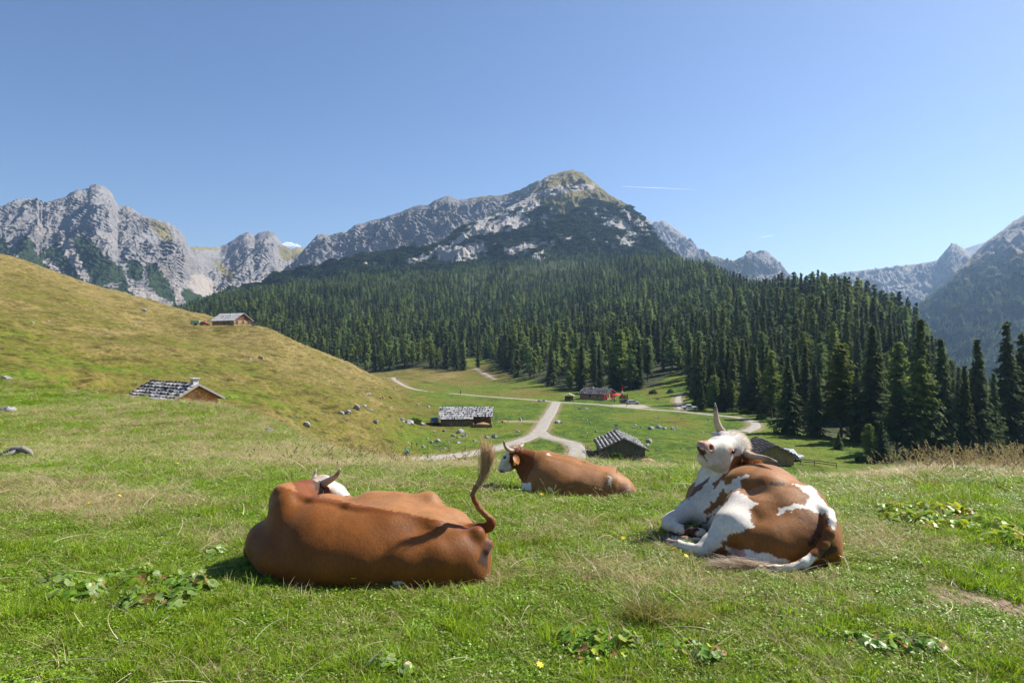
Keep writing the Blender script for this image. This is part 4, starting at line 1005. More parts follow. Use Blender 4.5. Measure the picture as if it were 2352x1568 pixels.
A.C((1062, 1214, 5.07, .045), (1100, 1213, 5.03, .042), (1122, 1211, 5.02, .036), (1131, 1203, 5.02, .031), (1127, 1192, 5.02, .027), (1114, 1180, 5.02, .024), (1100, 1166, 5.02, .022), (1090, 1150, 5.02, .020), (1086, 1135, 5.02, .019), (1092, 1120, 5.02, .018), (1104, 1106, 5.02, .014), k=.02)
A.C((690, 1302, 5.0, .045), (720, 1312, 4.97, .04), k=.03)
A.C((575, 1262, 5.32, .05), (572, 1268, 5.2, .045), k=.03)
A.S(1121, 1250, 4.93, .045, k=.03).S(1113, 1262, 4.90, .04, k=.03)
bA = (-.98, 5.0, 0.)
LB = (.29, .125, .040)  # sunlit sheen along the backs, put into the coat as lighter brown
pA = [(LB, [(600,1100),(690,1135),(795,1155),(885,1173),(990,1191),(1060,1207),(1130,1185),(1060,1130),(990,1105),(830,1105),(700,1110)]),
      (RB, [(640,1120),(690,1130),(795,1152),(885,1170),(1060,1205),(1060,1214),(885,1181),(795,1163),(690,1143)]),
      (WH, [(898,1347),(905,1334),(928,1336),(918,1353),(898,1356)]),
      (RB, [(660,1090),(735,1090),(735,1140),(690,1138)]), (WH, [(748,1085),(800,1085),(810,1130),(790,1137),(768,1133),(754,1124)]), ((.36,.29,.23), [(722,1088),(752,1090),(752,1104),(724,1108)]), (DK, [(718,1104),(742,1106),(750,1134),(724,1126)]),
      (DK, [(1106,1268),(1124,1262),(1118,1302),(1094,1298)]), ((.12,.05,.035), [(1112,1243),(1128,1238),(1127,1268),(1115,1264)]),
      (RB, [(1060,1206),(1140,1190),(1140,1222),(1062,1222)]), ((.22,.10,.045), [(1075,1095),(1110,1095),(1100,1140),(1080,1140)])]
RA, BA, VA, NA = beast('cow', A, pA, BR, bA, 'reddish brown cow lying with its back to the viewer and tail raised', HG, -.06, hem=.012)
horn([(734, 1114, 5.62, .032), (745, 1109, 5.58, .031), (758, 1102, 5.54, .027), (770, 1095, 5.50, .021), (777, 1086, 5.48, .014), (781, 1076, 5.46, .006)], bA, RA)
horn([(722, 1112, 5.76, .030), (721, 1102, 5.86, .026), (723, 1092, 5.88, .018), (726, 1077, 5.90, .005)], bA, RA)
ear(W(741, 1120, 5.58), W(752, 1140, 5.52), .10, (1, .1, .5), bA, RA, MR, (.25, .13, .07))
tp = W(1104, 1106, 5.02)
tc = [(.66, .46, .26), (.54, .35, .18), (.76, .60, .38), (.36, .20, .09)]
for q, (gd, nn_) in enumerate(([[(0, 0, 0), (.030, 0, .06), (.045, 0, .14), (.040, 0, .22), (.018, .0, .32)], 400], [[(0, 0, 0), (.035, 0, .06), (.062, 0, .14), (.072, 0, .22), (.065, .0, .29)], 450], [[(0, 0, 0), (.04, 0, .055), (.075, 0, .12), (.095, 0, .18), (.10, .0, .23)], 350])):
    tuft('tail_hair', [W(1098, 1113, 5.02), W(1102, 1108, 5.02), W(1106, 1104, 5.02)], gd, (.008, .011), nn_, (.55, 1.08), tc, bA, RA, 11+q, (.0025, .0050), 10, .014)
# ---- cow B: lying side-on further off, looking left
B = Flesh(); gB = -.13
B.Z(1285, 8.48, -.05, (.46, .33, .32), rz=-14, ry=9, k=.1)
B.Z(1310, 8.30, -.13, (.46, .32, .31), rz=-14, ry=7, k=.1)
B.Z(1368, 8.28, -.10, (.36, .34, .295), rz=-12, ry=12, k=.1)
B.Z(1418, 8.15, -.13, (.20, .28, .245), ry=16, k=.08)
B.Z(1436, 8.08, -.14, (.115, .23, .18), k=.06)
B.Z(1250, 8.66, .12, (.19, .23, .19), k=.1)
B.S(1404, 1086, 8.42, .070, k=.12)
B.S(1398, 1104, 8.10, .05, k=.12)
B.C((1252, 1046, 8.66, .05), (1300, 1055, 8.50, .035), (1345, 1066, 8.36, .03), (1400, 1087, 8.22, .03), (1436, 1107, 8.12, .03), (1454, 1128, 8.05, .026), k=.05)
B.C((1238, 1064, 8.65, .15), (1215, 1056, 8.72, .115), (1196, 1044, 8.75, .085), k=.08)
B.C((1235, 1085, 8.62, .17), (1213, 1085, 8.68, .11), (1200, 1075, 8.7, .07), k=.08)
B.E(1184, 1038, 8.74, (.075, .09, .07), k=.05)
B.C((1178, 1042, 8.74, .072), (1164, 1055, 8.72, .062), (1151, 1074, 8.70, .044), k=.04)
B.C((1184, 1060, 8.74, .062), (1170, 1071, 8.72, .046), (1153, 1080, 8.70, .028), k=.04)
B.C((1226, 1112, 8.5, .09), (1209, 1119, 8.42, .062), (1216, 1126, 8.3, .045), (1250, 1130, 8.35, .04), k=.04)
B.S(1211, 1118, 8.40, .065, k=.03)
bB = (1300/1.0, 0, 0); bB = (round(float(W(1310, 1120, 8.4)[0]), 3), 8.4, gB)
z3 = lambda *q: [(1097.6+.1667*a, 980+.1667*b) for a, b in q]
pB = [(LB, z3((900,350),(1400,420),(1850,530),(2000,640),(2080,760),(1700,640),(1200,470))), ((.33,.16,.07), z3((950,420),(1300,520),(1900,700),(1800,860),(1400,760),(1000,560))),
      (DB, z3((1930,760),(2060,780),(2180,900),(2180,1000),(1960,1000))),
      (RB, z3((450,240),(600,250),(790,340),(760,560),(640,780),(560,660),(430,480))), (WH, z3((250,250),(480,250),(440,330),(430,420),(450,520),(520,640),(570,720),(560,780),(400,640),(200,660))),
      ((.25,.17,.13), z3((280,590),(345,575),(360,640),(280,640))), (DK, z3((343,400),(375,400),(372,440),(355,450))), (WH, z3((480,250),(560,240),(560,275),(490,290))),
      (WH, z3((945,360),(995,360),(1003,400),(960,402))), (WH, z3((1778,660),(1848,690),(1842,765),(1812,815),(1786,800),(1802,740))), (WH, z3((600,770),(730,765),(740,880),(600,870))), (WH, z3((960,830),(1030,850),(1040,890),(960,880)))]
RBc, BB, VB, NB = beast('cow', B, pB, (.27, .115, .030), bB, 'smaller light brown cow lying side-on behind the others, white face turned left', HG, gB-.08, h=.014, hem=.012)
horn([(1178, 1035, 8.66, .030), (1170, 1034, 8.6, .028), (1162, 1028, 8.55, .022), (1158, 1020, 8.52, .015), (1157, 1010, 8.5, .006)], bB, RBc)
horn([(1190, 1030, 8.84, .028), (1196, 1026, 8.9, .024), (1200, 1022, 8.95, .018), (1199, 1015, 9.0, .006)], bB, RBc)
ear(W(1184, 1044, 8.64), W(1189, 1067, 8.50), .095, (1, .5, .15), bB, RBc, (.13, .05, .02), (.34, .13, .04))
ball_at('eye', B.ray(1160.5, 1050, 7, 10)+np.array([0, .004, 0]), .013, M_EYE, bB, RBc, (1, .7, 1.3))
mb = MB(); e_ = Vector(W(1182.5, 1065, 8.47))-Vector(bB); mb.box(e_.x-.014, e_.x+.014, e_.y-.004, e_.y+.004, e_.z-.018, e_.z+.018); mb.build('ear_tag', M_TAG, RBc)
surf_hair('forelock', B, VB, NB, (np.linalg.norm(VB-W(1188, 1031, 8.74), axis=1) < .09), 500, (.02, .05), (-.3, -.2, .3), [(.6, .5, .4), (.35, .15, .06)], bB, RBc, 4)
# ---- cow C: lying with its rump to the viewer, head thrown back
Cc = Flesh()
Cc.C((1795, 1185, 5.70, .31), (1752, 1160, 6.0, .335), (1712, 1150, 6.3, .34), k=.12)
Cc.E(1820, 1215, 5.55, (.34, .33, .27), rz=-10, k=.12)
Cc.E(1868, 1238, 5.42, (.20, .26, .22), k=.10)
Cc.E(1895, 1262, 5.38, (.105, .20, .15), k=.05)
Cc.S(1850, 1160, 5.60, .14, k=.12)
Cc.S(1765, 1118, 5.72, .10, k=.10)
Cc.E(1790, 1250, 5.35, (.32, .20, .20), k=.10)
Cc.C((1698, 1154, 5.75, .078), (1740, 1190, 5.55, .16), k=.08)
Cc.C((1697, 1153, 5.75, .080), (1668, 1205, 5.62, .095), (1632, 1252, 5.47, .070), (1612, 1264, 5.43, .050), k=.06)
Cc.C((1697, 1165, 5.7, .10), (1690, 1215, 5.5, .15), (1660, 1245, 5.45, .09), k=.08)
Cc.C((1612, 1264, 5.43, .046), (1585, 1259, 5.55, .036), (1558, 1250, 5.68, .032), (1534, 1244, 5.80, .034), k=.03)
Cc.E(1655, 1165, 6.35, (.30, .34, .28), k=.12)
Cc.C((1655, 1120, 6.62, .22), (1640, 1150, 6.6, .26), k=.1)
Cc.C((1625, 1150, 6.4, .13), (1585, 1172, 6.3, .095), (1545, 1195, 6.18, .068), (1536, 1201, 6.15, .062), k=.06)
Cc.C((1537, 1204, 6.13, .055), (1560, 1216, 6.0, .045), (1595, 1222, 5.95, .042), (1612, 1224, 5.95, .045), k=.03)
Cc.C((1545, 1237, 5.95, .035), (1575, 1240, 5.9, .035), (1605, 1243, 5.85, .035), k=.03)
Cc.C((1655, 1125, 6.62, .20), (1651, 1095, 6.52, .168), (1657, 1070, 6.42, .145), k=.08)
Cc.C((1690, 1088, 6.45, .15), (1705, 1064, 6.38, .088), (1722, 1060, 6.30, .05), k=.08)
# head: cranium, face, muzzle, jaw
Cc.E(1684, 1018, 6.36, (.118, .13, .112), k=.06)
Cc.S(1702, 1026, 6.36, .062, k=.05)
Cc.S(1657, 1002, 6.38, .058, k=.05)
Cc.S(1690, 1036, 6.26, .052, k=.05)
Cc.C((1676, 1024, 6.31, .112), (1648, 1029, 6.19, .098), (1628, 1028, 6.10, .074), k=.05)
Cc.E(1618, 1027, 6.06, (.078, .068, .064), ry=-35, k=.035)
Cc.C((1684, 1046, 6.32, .095), (1654, 1054, 6.23, .092), (1625, 1054, 6.13, .066), (1614, 1049, 6.10, .052), k=.045)
Cc.C((1662, 1064, 6.3, .09), (1640, 1064, 6.22, .055), k=.05)
Cc.C((1601, 1030, 5.99, .014), (1611, 1040, 6.00, .016), (1621, 1051, 6.03, .014), k=.012, neg=True)
Cc.S(1631, 1028, 6.035, .017, k=.015, neg=True)
Cc.S(1615, 1012, 6.06, .014, k=.012, neg=True)
Cc.S(1683, 1037, 6.205, .020, k=.015, neg=True)
# tail root and tail
Cc.C((1878, 1166, 5.45, .06), (1902, 1180, 5.30, .050), (1908, 1200, 5.20, .045), (1904, 1225, 5.14, .042), (1892, 1250, 5.10, .038), (1872, 1274, 5.07, .034), (1848, 1292, 5.05, .030), (1815, 1303, 5.05, .027), (1780, 1305, 5.06, .026), (1745, 1303, 5.08, .024), (1715, 1301, 5.1, .018), k=.025)
Cc.E(1760, 1280, 5.28, (.22, .12, .085), k=.05)
Cc.C((1700, 1282, 5.35, .06), (1745, 1288, 5.28, .065), k=.04)
bC = (2.1, 5.6, 0.)
z2 = lambda *q: [(1474+.285*a, 901.6+.285*b) for a, b in q]
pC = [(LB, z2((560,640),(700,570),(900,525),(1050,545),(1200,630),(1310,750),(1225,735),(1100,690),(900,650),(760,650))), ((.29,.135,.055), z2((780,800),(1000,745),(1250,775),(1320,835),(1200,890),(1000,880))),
      (DK, z2((1385,1060),(1432,1080),(1424,1150),(1360,1240),(1330,1220),(1380,1130))), (DK, z2((1040,722),(1130,718),(1172,740),(1100,752),(1050,747))), (DK, z2((1450,1270),(1570,1230),(1560,1290),(1420,1350))), (DK, z2((1265,1010),(1300,1020),(1310,1050),(1270,1040))),
      (WH, [(1585,970),(1705,970),(1745,1045),(1702,1048),(1690,1062),(1672,1078),(1634,1110),(1600,1125),(1575,1050)]),
      (WH, z2((400,830),(470,760),(560,670),(640,625),(700,590),(740,600),(690,640),(620,690),(568,735),(590,762),(640,700),(668,698),(664,742),(700,748),(735,705),(775,678),(865,658),(872,670),(800,712),(812,772),(770,775),(740,780),(695,812),(650,778),(618,835),(588,885),(548,900),(520,928),(505,975),(535,985),(575,950),(610,925),(655,915),(600,960),(520,1010),(440,1110),(150,1200),(130,1000),(300,900))),
      (DB, z2((380,850),(420,770),(560,660),(540,700),(470,780))),
      (WH, z2((690,880),(725,800),(770,792),(850,830),(950,890),(945,905),(900,925),(870,970),(868,1010),(897,1090),(850,1100),(835,1130),(720,1140),(668,1160),(680,1200),(660,1220),(560,1290),(500,1335),(400,1310),(300,1260),(150,1200),(130,1150),(300,1150),(420,1170),(480,1080),(600,960))),
      (WH, z2((1225,735),(1290,745),(1370,750),(1500,910),(1570,965),(1570,1080),(1530,1090),(1515,1040),(1490,975),(1400,965),(1330,925),(1250,940),(1180,950),(1120,975),(1080,985),(1105,925),(1200,905),(1310,895),(1345,860),(1330,810),(1270,765))),
      (BR, z2((1380,965),(1500,970),(1520,1050),(1540,1100),(1500,1220),(1400,1330),(1330,1290),(1420,1180),(1440,1080))), ((.13,.055,.03), z2((1390,1040),(1440,1060),(1425,1140),(1385,1180))),
      (WH, z2((1340,1285),(1420,1330),(1300,1470),(1100,1490),(500,1490),(520,1390),(800,1375),(1100,1415),(1250,1360))),
      (WH, z2((690,1250),(800,1262),(960,1300),(1090,1330),(1200,1365),(1100,1400),(800,1375),(690,1340))), (PK, z2((715,1252),(800,1258),(845,1300),(820,1350),(745,1320))),
      (MR, [(1690,1046),(1708,1040),(1735,1052),(1725,1062),(1672,1080),(1680,1062)]),
      ((.46,.43,.40), [(1640,984),(1662,990),(1650,1006),(1630,1010)]), ((.55,.50,.44), [(1672,985),(1700,1000),(1695,1015),(1680,1005)]),
      (PK, [(1610,1004),(1620,1004),(1629,1013),(1640,1025),(1637,1038),(1626,1036),(1607,1026),(1596,1023),(1598,1014)]), ((.30,.12,.09), [(1625,1022),(1633,1022),(1634,1031),(1626,1030)]),
      ((.30,.14,.10), [(1599,1026),(1607,1027),(1618,1038),(1625,1050),(1621,1056),(1607,1045)]), ((.07,.03,.025), [(1601,1029),(1606,1029),(1614,1038),(1622,1050),(1619,1052),(1609,1041)]),
      ((.46,.22,.13), [(1673,1029),(1681,1028),(1689,1034),(1687,1046),(1677,1042)]), ((.50,.42,.35), [(1618,1060),(1606,1048),(1603,1040),(1612,1045),(1624,1058)]),
      ((.26,.20,.17), z2((150,1160),(260,1170),(300,1200),(200,1215))), (DK, z2((330,1060),(430,1060),(460,1110),(420,1160),(330,1140))), ((.25,.18,.15), z2((190,1120),(260,1125),(390,1170),(330,1175),(200,1155)))]
RC, BC, VC, NCn = beast('cow', Cc, pC, (.215, .082, .018), bC, 'brown and white patched cow lying rump first with its pale head thrown back', HG, -.05, h=.0125, hem=.021)
horn([(1660, 994, 6.42, .040), (1652, 984, 6.42, .037), (1646, 968, 6.42, .030), (1644, 950, 6.42, .023), (1644, 936, 6.42, .014), (1642, 925, 6.42, .004)], bC, RC)
horn([(1704, 1034, 6.32, .040), (1718, 1044, 6.22, .036), (1732, 1048.5, 6.12, .029), (1748, 1050, 6.02, .024), (1765, 1052, 5.94, .016), (1785, 1060, 5.88, .004)], bC, RC)
ep = Cc.ray(1682.5, 1037); ball_at('eye', ep+np.array([0, .010, 0]), .023, M_EYE, bC, RC, (1, .9, .85))
ear(W(1652, 1003, 6.5), W(1633, 994, 6.6), .07, (0, .2, 1), bC, RC, WH, (.5, .4, .33))
pol = (np.linalg.norm((VC-W(1694, 1012, 6.38))/np.array([1.35, 1.2, 1.2]), axis=1) < .115) & (VC[:, 2] > .70)
surf_hair('poll_hair', Cc, VC, NCn, pol & (VC[:, 0] > W(1672, 0, 6.36)[0]), 2000, (.012, .036), (.45, .1, .1), [(.85, .8, .72), (.78, .70, .60), (.65, .54, .42)], bC, RC, 6, wild=.55)
man = (np.linalg.norm(VC-W(1706, 1060, 6.36), axis=1) < .16) & (VC[:, 2] < .66) & (VC[:, 2] > .50)
surf_hair('mane', Cc, VC, NCn, man, 2600, (.035, .08), (-.3, -.5, -.2), [(.40, .18, .06), (.28, .11, .035), (.48, .25, .10)], bC, RC, 7, wild=.45)
tuft('tail_hair', [W(1705+q*12, 1301, 5.09) for q in range(6)], [(0, 0, 0), (-.09, .01, .0), (-.19, .02, .0), (-.30, .03, .0)], (.016, .030), 1300, (.5, 1.1), [(.62, .54, .43), (.46, .36, .25), (.70, .62, .52), (.46, .27, .12)], bC, RC, 12, (.002, .0042), 8, .02)
for p, q in (((1536, 1245, 5.80), (1520, 1240, 5.9)), ((1547, 1237, 5.95), (1532, 1234, 6.02))):
    a, b = Vector(W(*p))-Vector(bC), Vector(W(*q))-Vector(bC); mb = MB(); mb.tube([a, a+(b-a)*.4, b], [.036, .042, .030], 12); mb.build('hoof', M_HOOF, RC, True)
# ------------------------------------------------------------ huts
def plank_mat(name, col, dark=.35, scale=1., horizontal=False, rough=.85):
    m = NT(name); ob = m.obj()
    v = m.mapping(ob, (6*scale, 6*scale, .6) if not horizontal else (.6, .6, 7*scale))
    n = m.noise(1.2, 5, v, .65); n2_ = m.noise(.8, 3, ob)
    c = m.ramp(n, [(.28, tuple(x*dark for x in col)), (.5, col), (.75, tuple(min(1, x*1.4) for x in col))])
    c = m.mix(.4, c, m.ramp(n2_, [(.35, .6), (.65, 1.15)]), 'MULTIPLY')
    return m.done(c, rough, m.bump(n, .5, .03), .2)
M_GREYWOOD = plank_mat('weathered_planks', (.19, .15, .115)); M_BROWNWOOD = plank_mat('brown_logs', (.22, .13, .065), .4, 1., True)
M_ORANGE = plank_mat('orange_shingle_wall', (.60, .24, .08), .45, 1.2, True); M_TANWOOD = plank_mat('tan_planks', (.42, .27, .13), .5)
M_FASCIA = simple('bleached_board', (.34, .30, .26), .8, .25, 5)
M_UNDER = simple('dark_roof_underlay', (.035, .032, .032), .9, .4, 3)
M_SHLT = simple('silvered_shingle', (.46, .445, .435), .7, .22, 2.3, bump=.02); M_SHDK = simple('grey_shingle', (.085, .085, .092), .75, .45, 2.3, bump=.02)
M_STONE = simple('roof_stone', (.52, .51, .50), .85, .3, 4); M_TIN = simple('pale_sheet_roof', (.50, .48, .46), .5, .12, 1.5, bump=.01)
M_DARK = simple('dark_opening', (.015, .013, .012), .6, .2); M_GLASS = simple('window_glass', (.03, .035, .04), .1, .1, spec=.8)
M_WHITE = simple('white_paint', (.78, .77, .75), .5, .06); M_RED = simple('red_canvas', (.60, .025, .03), .7, .15); M_CHIM = simple('lime_chimney', (.50, .48, .46), .9, .2, 3)
M_STRAW = simple('manure_and_straw', (.30, .19, .085), .95, .5, 7, bump=.1)
def at(p, rz): return (p.x, p.y, p.z), rz
def roof_rows(L, Wd, he, hr, ov, rows, seed, style, x0=None, x1=None, side=-1, yend=None):
    """courses of split shingles weighed down with stones on one slope"""
    rg = random.Random(seed); a = MB(); st = MB(); lath = MB()
    X0 = -L/2-ov if x0 is None else x0; X1 = L/2+ov if x1 is None else x1
    half = Wd/2+ov; tot = half if yend is None else yend; sl = (hr-he)/(Wd/2)
    zf = lambda y: hr-abs(y)*sl
    for r in range(rows):
        ya = tot*r/rows; yb = min(tot*(r+1)/rows+.10, tot+.05)
        x = X0
        while x < X1-.02:
            w_ = rg.uniform(.18, .42) if style != 'tin' else 1.2; xe = min(x+w_, X1); e = rg.uniform(-.09, .06); h0 = .05+rg.uniform(0, .03); h1 = .13+rg.uniform(0, .05)
            if rg.random() > .04:
                y0, y1 = (ya+(yb-ya)*.06 if style != 'tin' else ya), yb+e-.06
                p = [(x, side*y0, zf(y0)+h0-.03), (xe-.03, side*y0, zf(y0)+h0-.03), (xe-.03, side*y1, zf(y1)+h1-.03), (x, side*y1, zf(y1)+h1-.03),
                     (x, side*y0, zf(y0)+h0+.02), (xe-.03, side*y0, zf(y0)+h0+.02), (xe-.03, side*y1, zf(y1)+h1+.01), (x, side*y1, zf(y1)+h1+.01)]
                if side > 0: p = [p[i] for i in (1, 0, 3, 2, 5, 4, 7, 6)]
                a.hexa(p)
            x = xe
        if style != 'tin':
            ym = tot*(r+.55)/rows; style == 'stone' and lath.box(X0, X1, min(side*ym-.05, side*ym+.05), max(side*ym-.05, side*ym+.05), zf(ym)+.17, zf(ym)+.22)
            x = X0+.2
            while x < X1:
                if rg.random() < (.8 if style == 'stone' else .65): st.ball((x, side*(ym-.12), zf(ym-.12)+.24), rg.uniform(.12, .21), 7, 5, (1.1, .8, .6), .2, rg)
                x += rg.uniform(.45, .8)
    return a, lath, st
def hut(name, p, yaw, L, Wd, he, hr, ov, label, wallmat, shmat, rows=7, style='stone', windows=(), door=None, chimney=None, recess=None, stone=M_STONE, gmat=None, group=None):
    root = empty(name, (p.x, p.y, p.z), yaw, label, 'hut', group)
    sl = (hr-he)/(Wd/2); t = .22
    mb = MB()                                  # four walls butted end to end, log courses standing proud
    f = -.5
    x1 = L/2 if not recess else L/2-recess
    mb.box(-L/2, x1, -Wd/2, -Wd/2+t, f, he); mb.box(-L/2, L/2, Wd/2-t, Wd/2, f, he)
    for sx in (-1, 1):
        xa, xb = (-L/2, -L/2+t) if sx < 0 else (L/2-t, L/2)
        if sx > 0 and recess: mb.box(xa, xb, -Wd/2+2.4, Wd/2-t, f, he)
        else: mb.box(xa, xb, -Wd/2+t, Wd/2-t, f, he)
    if recess:
        mb.box(x1-t, x1, -Wd/2+t, -Wd/2+2.4, f, he); mb.box(x1, L/2-t, -Wd/2+2.4, -Wd/2+2.4+t, f, he+.6)
        for xx in (L/2-.15, L/2-recess*.5): mb.box(xx-.1, xx+.1, -Wd/2+.05, -Wd/2+.25, f, he)
    mb.build('wall', wallmat, root)
    g = MB()
    for sx in (-1, 1):
        a, b = (-L/2+.02, -L/2+t) if sx < 0 else (L/2-t, L/2-.02)
        g.prism([(-Wd/2, he), (Wd/2, he), (0, hr-.02)], a, b, 'x')
    if gmat or wallmat is M_GREYWOOD:          # upright boards on the gables
        q = -Wd/2
        while q < Wd/2-.1:
            for sx in (-1, 1):
                zt = hr-abs(q+.1)*sl-.12; xx = sx*(L/2)
                g.box(min(xx, xx+sx*.035), max(xx, xx+sx*.035), q, q+.16, .0 if wallmat is M_GREYWOOD else he, zt)
            q += .2
    g.build('gable', gmat or wallmat, root)
    rb = MB(); half = Wd/2+ov
    for sd in (-1, 1):
        ye = half; z0 = hr; z1 = hr-half*sl
        P8 = [(-L/2-ov, 0, z0-.06), (L/2+ov, 0, z0-.06), (L/2+ov, sd*ye, z1-.06), (-L/2-ov, sd*ye, z1-.06), (-L/2-ov, 0, z0+.05), (L/2+ov, 0, z0+.05), (L/2+ov, sd*ye, z1+.05), (-L/2-ov, sd*ye, z1+.05)]
        if sd > 0: P8 = [P8[i] for i in (1, 0, 3, 2, 5, 4, 7, 6)]
        if sd < 0 and recess:                  # the porch end has a shorter eave
            yc = half*.80; zc = hr-yc*sl; xr = L/2-recess
            rb.hexa([(-L/2-ov, 0, z0-.06), (xr, 0, z0-.06), (xr, -ye, z1-.06), (-L/2-ov, -ye, z1-.06), (-L/2-ov, 0, z0+.05), (xr, 0, z0+.05), (xr, -ye, z1+.05), (-L/2-ov, -ye, z1+.05)])
            rb.hexa([(xr, 0, z0-.06), (L/2+ov, 0, z0-.06), (L/2+ov, -yc, zc-.06), (xr, -yc, zc-.06), (xr, 0, z0+.05), (L/2+ov, 0, z0+.05), (L/2+ov, -yc, zc+.05), (xr, -yc, zc+.05)])
        else: rb.hexa(P8)
    roof = rb.build('roof', M_UNDER if style != 'tin' else M_FASCIA, root)
    sh, la, st = MB(), MB(), MB()
    for sd in (-1, 1):
        if sd < 0 and recess:
            A_ = roof_rows(L, Wd, he, hr, ov, rows, 3, style, x1=L/2-recess, side=-1); B_ = roof_rows(L, Wd, he, hr, ov, rows-1, 5, style, x0=L/2-recess, side=-1, yend=half*.80)
            for dst, s1, s2 in zip((sh, la, st), A_, B_):
                dst.add(s1.v, s1.f)
                if s2.v: dst.add(s2.v, s2.f)
        else:
            for dst, s1 in zip((sh, la, st), roof_rows(L, Wd, he, hr, ov, rows, 7+sd, style, side=sd)):
                if s1.v: dst.add(s1.v, s1.f)
    sh.build('shingle_courses', shmat, roof)
    if la.v: la.build('lath', M_GREYWOOD, roof)
    if st.v: st.build('weight_stones', stone, roof, True)
    for sx in (-1, 1):
        xx = sx*(L/2+ov+.03); e_ = half+.05; fa = MB(); fa.prism([(-e_, hr-half*sl-.10), (0, hr-.06), (e_, hr-half*sl-.10), (e_, hr-half*sl+.14), (0, hr+.18), (-e_, hr-half*sl+.14)], xx-.03, xx+.03, 'x')
        fa.build('bargeboard', M_FASCIA if shmat is not M_SHDK else M_GREYWOOD, root)
    for (face, u, z, w_, h_) in windows:
        fr = MB(); pa = MB()
        if face == 'g':                       # on the +X gable
            x = L/2+.02; fr.box(x, x+.06, u-w_/2-.08, u+w_/2+.08, z-.08, z+h_+.08); pa.box(x+.04, x+.075, u-w_/2, u+w_/2, z, z+h_)
        elif face == 'G':
            x = -L/2-.02; fr.box(x-.06, x, u-w_/2-.08, u+w_/2+.08, z-.08, z+h_+.08); pa.box(x-.075, x-.04, u-w_/2, u+w_/2, z, z+h_)
        else:
            y = -Wd/2-.02; fr.box(u-w_/2-.08, u+w_/2+.08, y-.06, y, z-.08, z+h_+.08); pa.box(u-w_/2, u+w_/2, y-.075, y-.04, z, z+h_)
        o = fr.build('window', M_FASCIA, root); pa.build('pane', M_GLASS, o)
    if door:
        face, u, w_, h_ = door; d = MB()
        if face == 'g': d.box(L/2+.03, L/2+.09, u-w_/2, u+w_/2, 0, h_)
        elif face == 'G': d.box(-L/2-.09, -L/2-.03, u-w_/2, u+w_/2, 0, h_)
        else: d.box(u-w_/2, u+w_/2, -Wd/2-.09, -Wd/2-.03, 0, h_)
        o = d.build('door', M_BROWNWOOD if wallmat is not M_BROWNWOOD else M_GREYWOOD, root)
    if chimney:
        cx_, cy__, cw, ch = chimney; c = MB(); zr = hr-abs(cy__)*sl; c.box(cx_-cw/2, cx_+cw/2, cy__-cw/2, cy__+cw/2, zr-.3, zr+ch)
        o = c.build('chimney', M_CHIM, root); c = MB(); c.box(cx_-cw*.75, cx_+cw*.75, cy__-cw*.75, cy__+cw*.75, zr+ch+.1, zr+ch+.18)
        for sx in (-1, 1): c.box(cx_+sx*cw*.35-.04, cx_+sx*cw*.35+.04, cy__-.05, cy__+.05, zr+ch, zr+ch+.1)
        c.build('chimney_cap', M_CHIM if cw > .5 else M_DARK, o)
    return root
S_ = SITES; HG2 = 'alpine huts around the valley meadow'
hut('alpine_hut', S_['orange'], math.radians(-35), 8.2, 4.6, 1.85, 3.1, .45, 'hut with orange shingled gable and pale stone-weighted roof half hidden behind the left knoll', M_ORANGE, M_SHLT, 6, style='bare', windows=(('g', -.7, .6, .6, .7), ('f', 1., .7, .7, .6)), chimney=(3.6, .1, .55, .55), group=HG2, stone=simple('dark_stone', (.05, .05, .055), .9, .3, 4))
hut('alpine_hut', S_['long'], 0, 12., 6.6, 1.9, 4.2, .5, 'long low hut with silvery shingle roof and open porch, its eaves facing the viewer', M_BROWNWOOD, M_SHLT, 7, style='bare', windows=(('f', -1., .7, 1.8, .6),), door=('f', -4.1, 1.5, 1.6), recess=4.2, group=HG2, stone=bpy.data.materials['dark_stone'])
hut('alpine_hut', S_['gable'], math.radians(-92), 11., 7.2, 2.0, 3.7, .5, 'dark plank hut with grey roof and small chimney beside the gravel yard', M_GREYWOOD, M_SHDK, 7, door=('g', .6, 1.3, 1.7), windows=(('g', 2.2, .9, .5, .5),), chimney=(-5.2, 0, .5, .9), group=HG2)
hut('alpine_hut', S_['edge'], math.radians(-92), 9., 6.6, 1.7, 3.3, .45, 'hut with sagging dark shingle roof behind the horn of the patched cow', M_GREYWOOD, M_SHDK, 8, windows=(('g', -.3, .8, .5, .4),), group=HG2, gmat=M_TANWOOD, stone=bpy.data.materials['dark_stone'])
hut('mountain_inn', S_['inn'], math.radians(-36), 11., 8., 2.1, 3.9, .6, 'mountain inn with reddish wood gable and red sunshades in front at the wood edge', M_TANWOOD, M_SHDK, 7, windows=(('g', -2, 1, .8, 1), ('g', 0, 1, .8, 1), ('f', 2, .9, .8, .9), ('f', -1, .9, .8, .9)), door=('g', 2, 1, 1.9), chimney=(-2, 0, .5, .7), group=HG2, gmat=M_ORANGE)
hut('farmhouse', S_['top'], math.radians(-30), 12.5, 8., 2.1, 4.7, .6, 'farmhouse with broad pale roof and brown gable high on the left hillside', M_TANWOOD, M_TIN, 3, style='tin', windows=(('g', -2.6, .9, .8, 1), ('g', 0.2, .9, .7, 1), ('g', 2.6, .9, .7, 1), ('g', 0, 2.8, .7, .7), ('f', 3, .9, .8, .9), ('f', -3, .9, .8, .9)), door=('f', .8, 1.1, 1.9), chimney=(1.5, -1.6, .35, 1.1), group=HG2, gmat=plank_mat('red_brown_gable', (.26, .10, .045)))
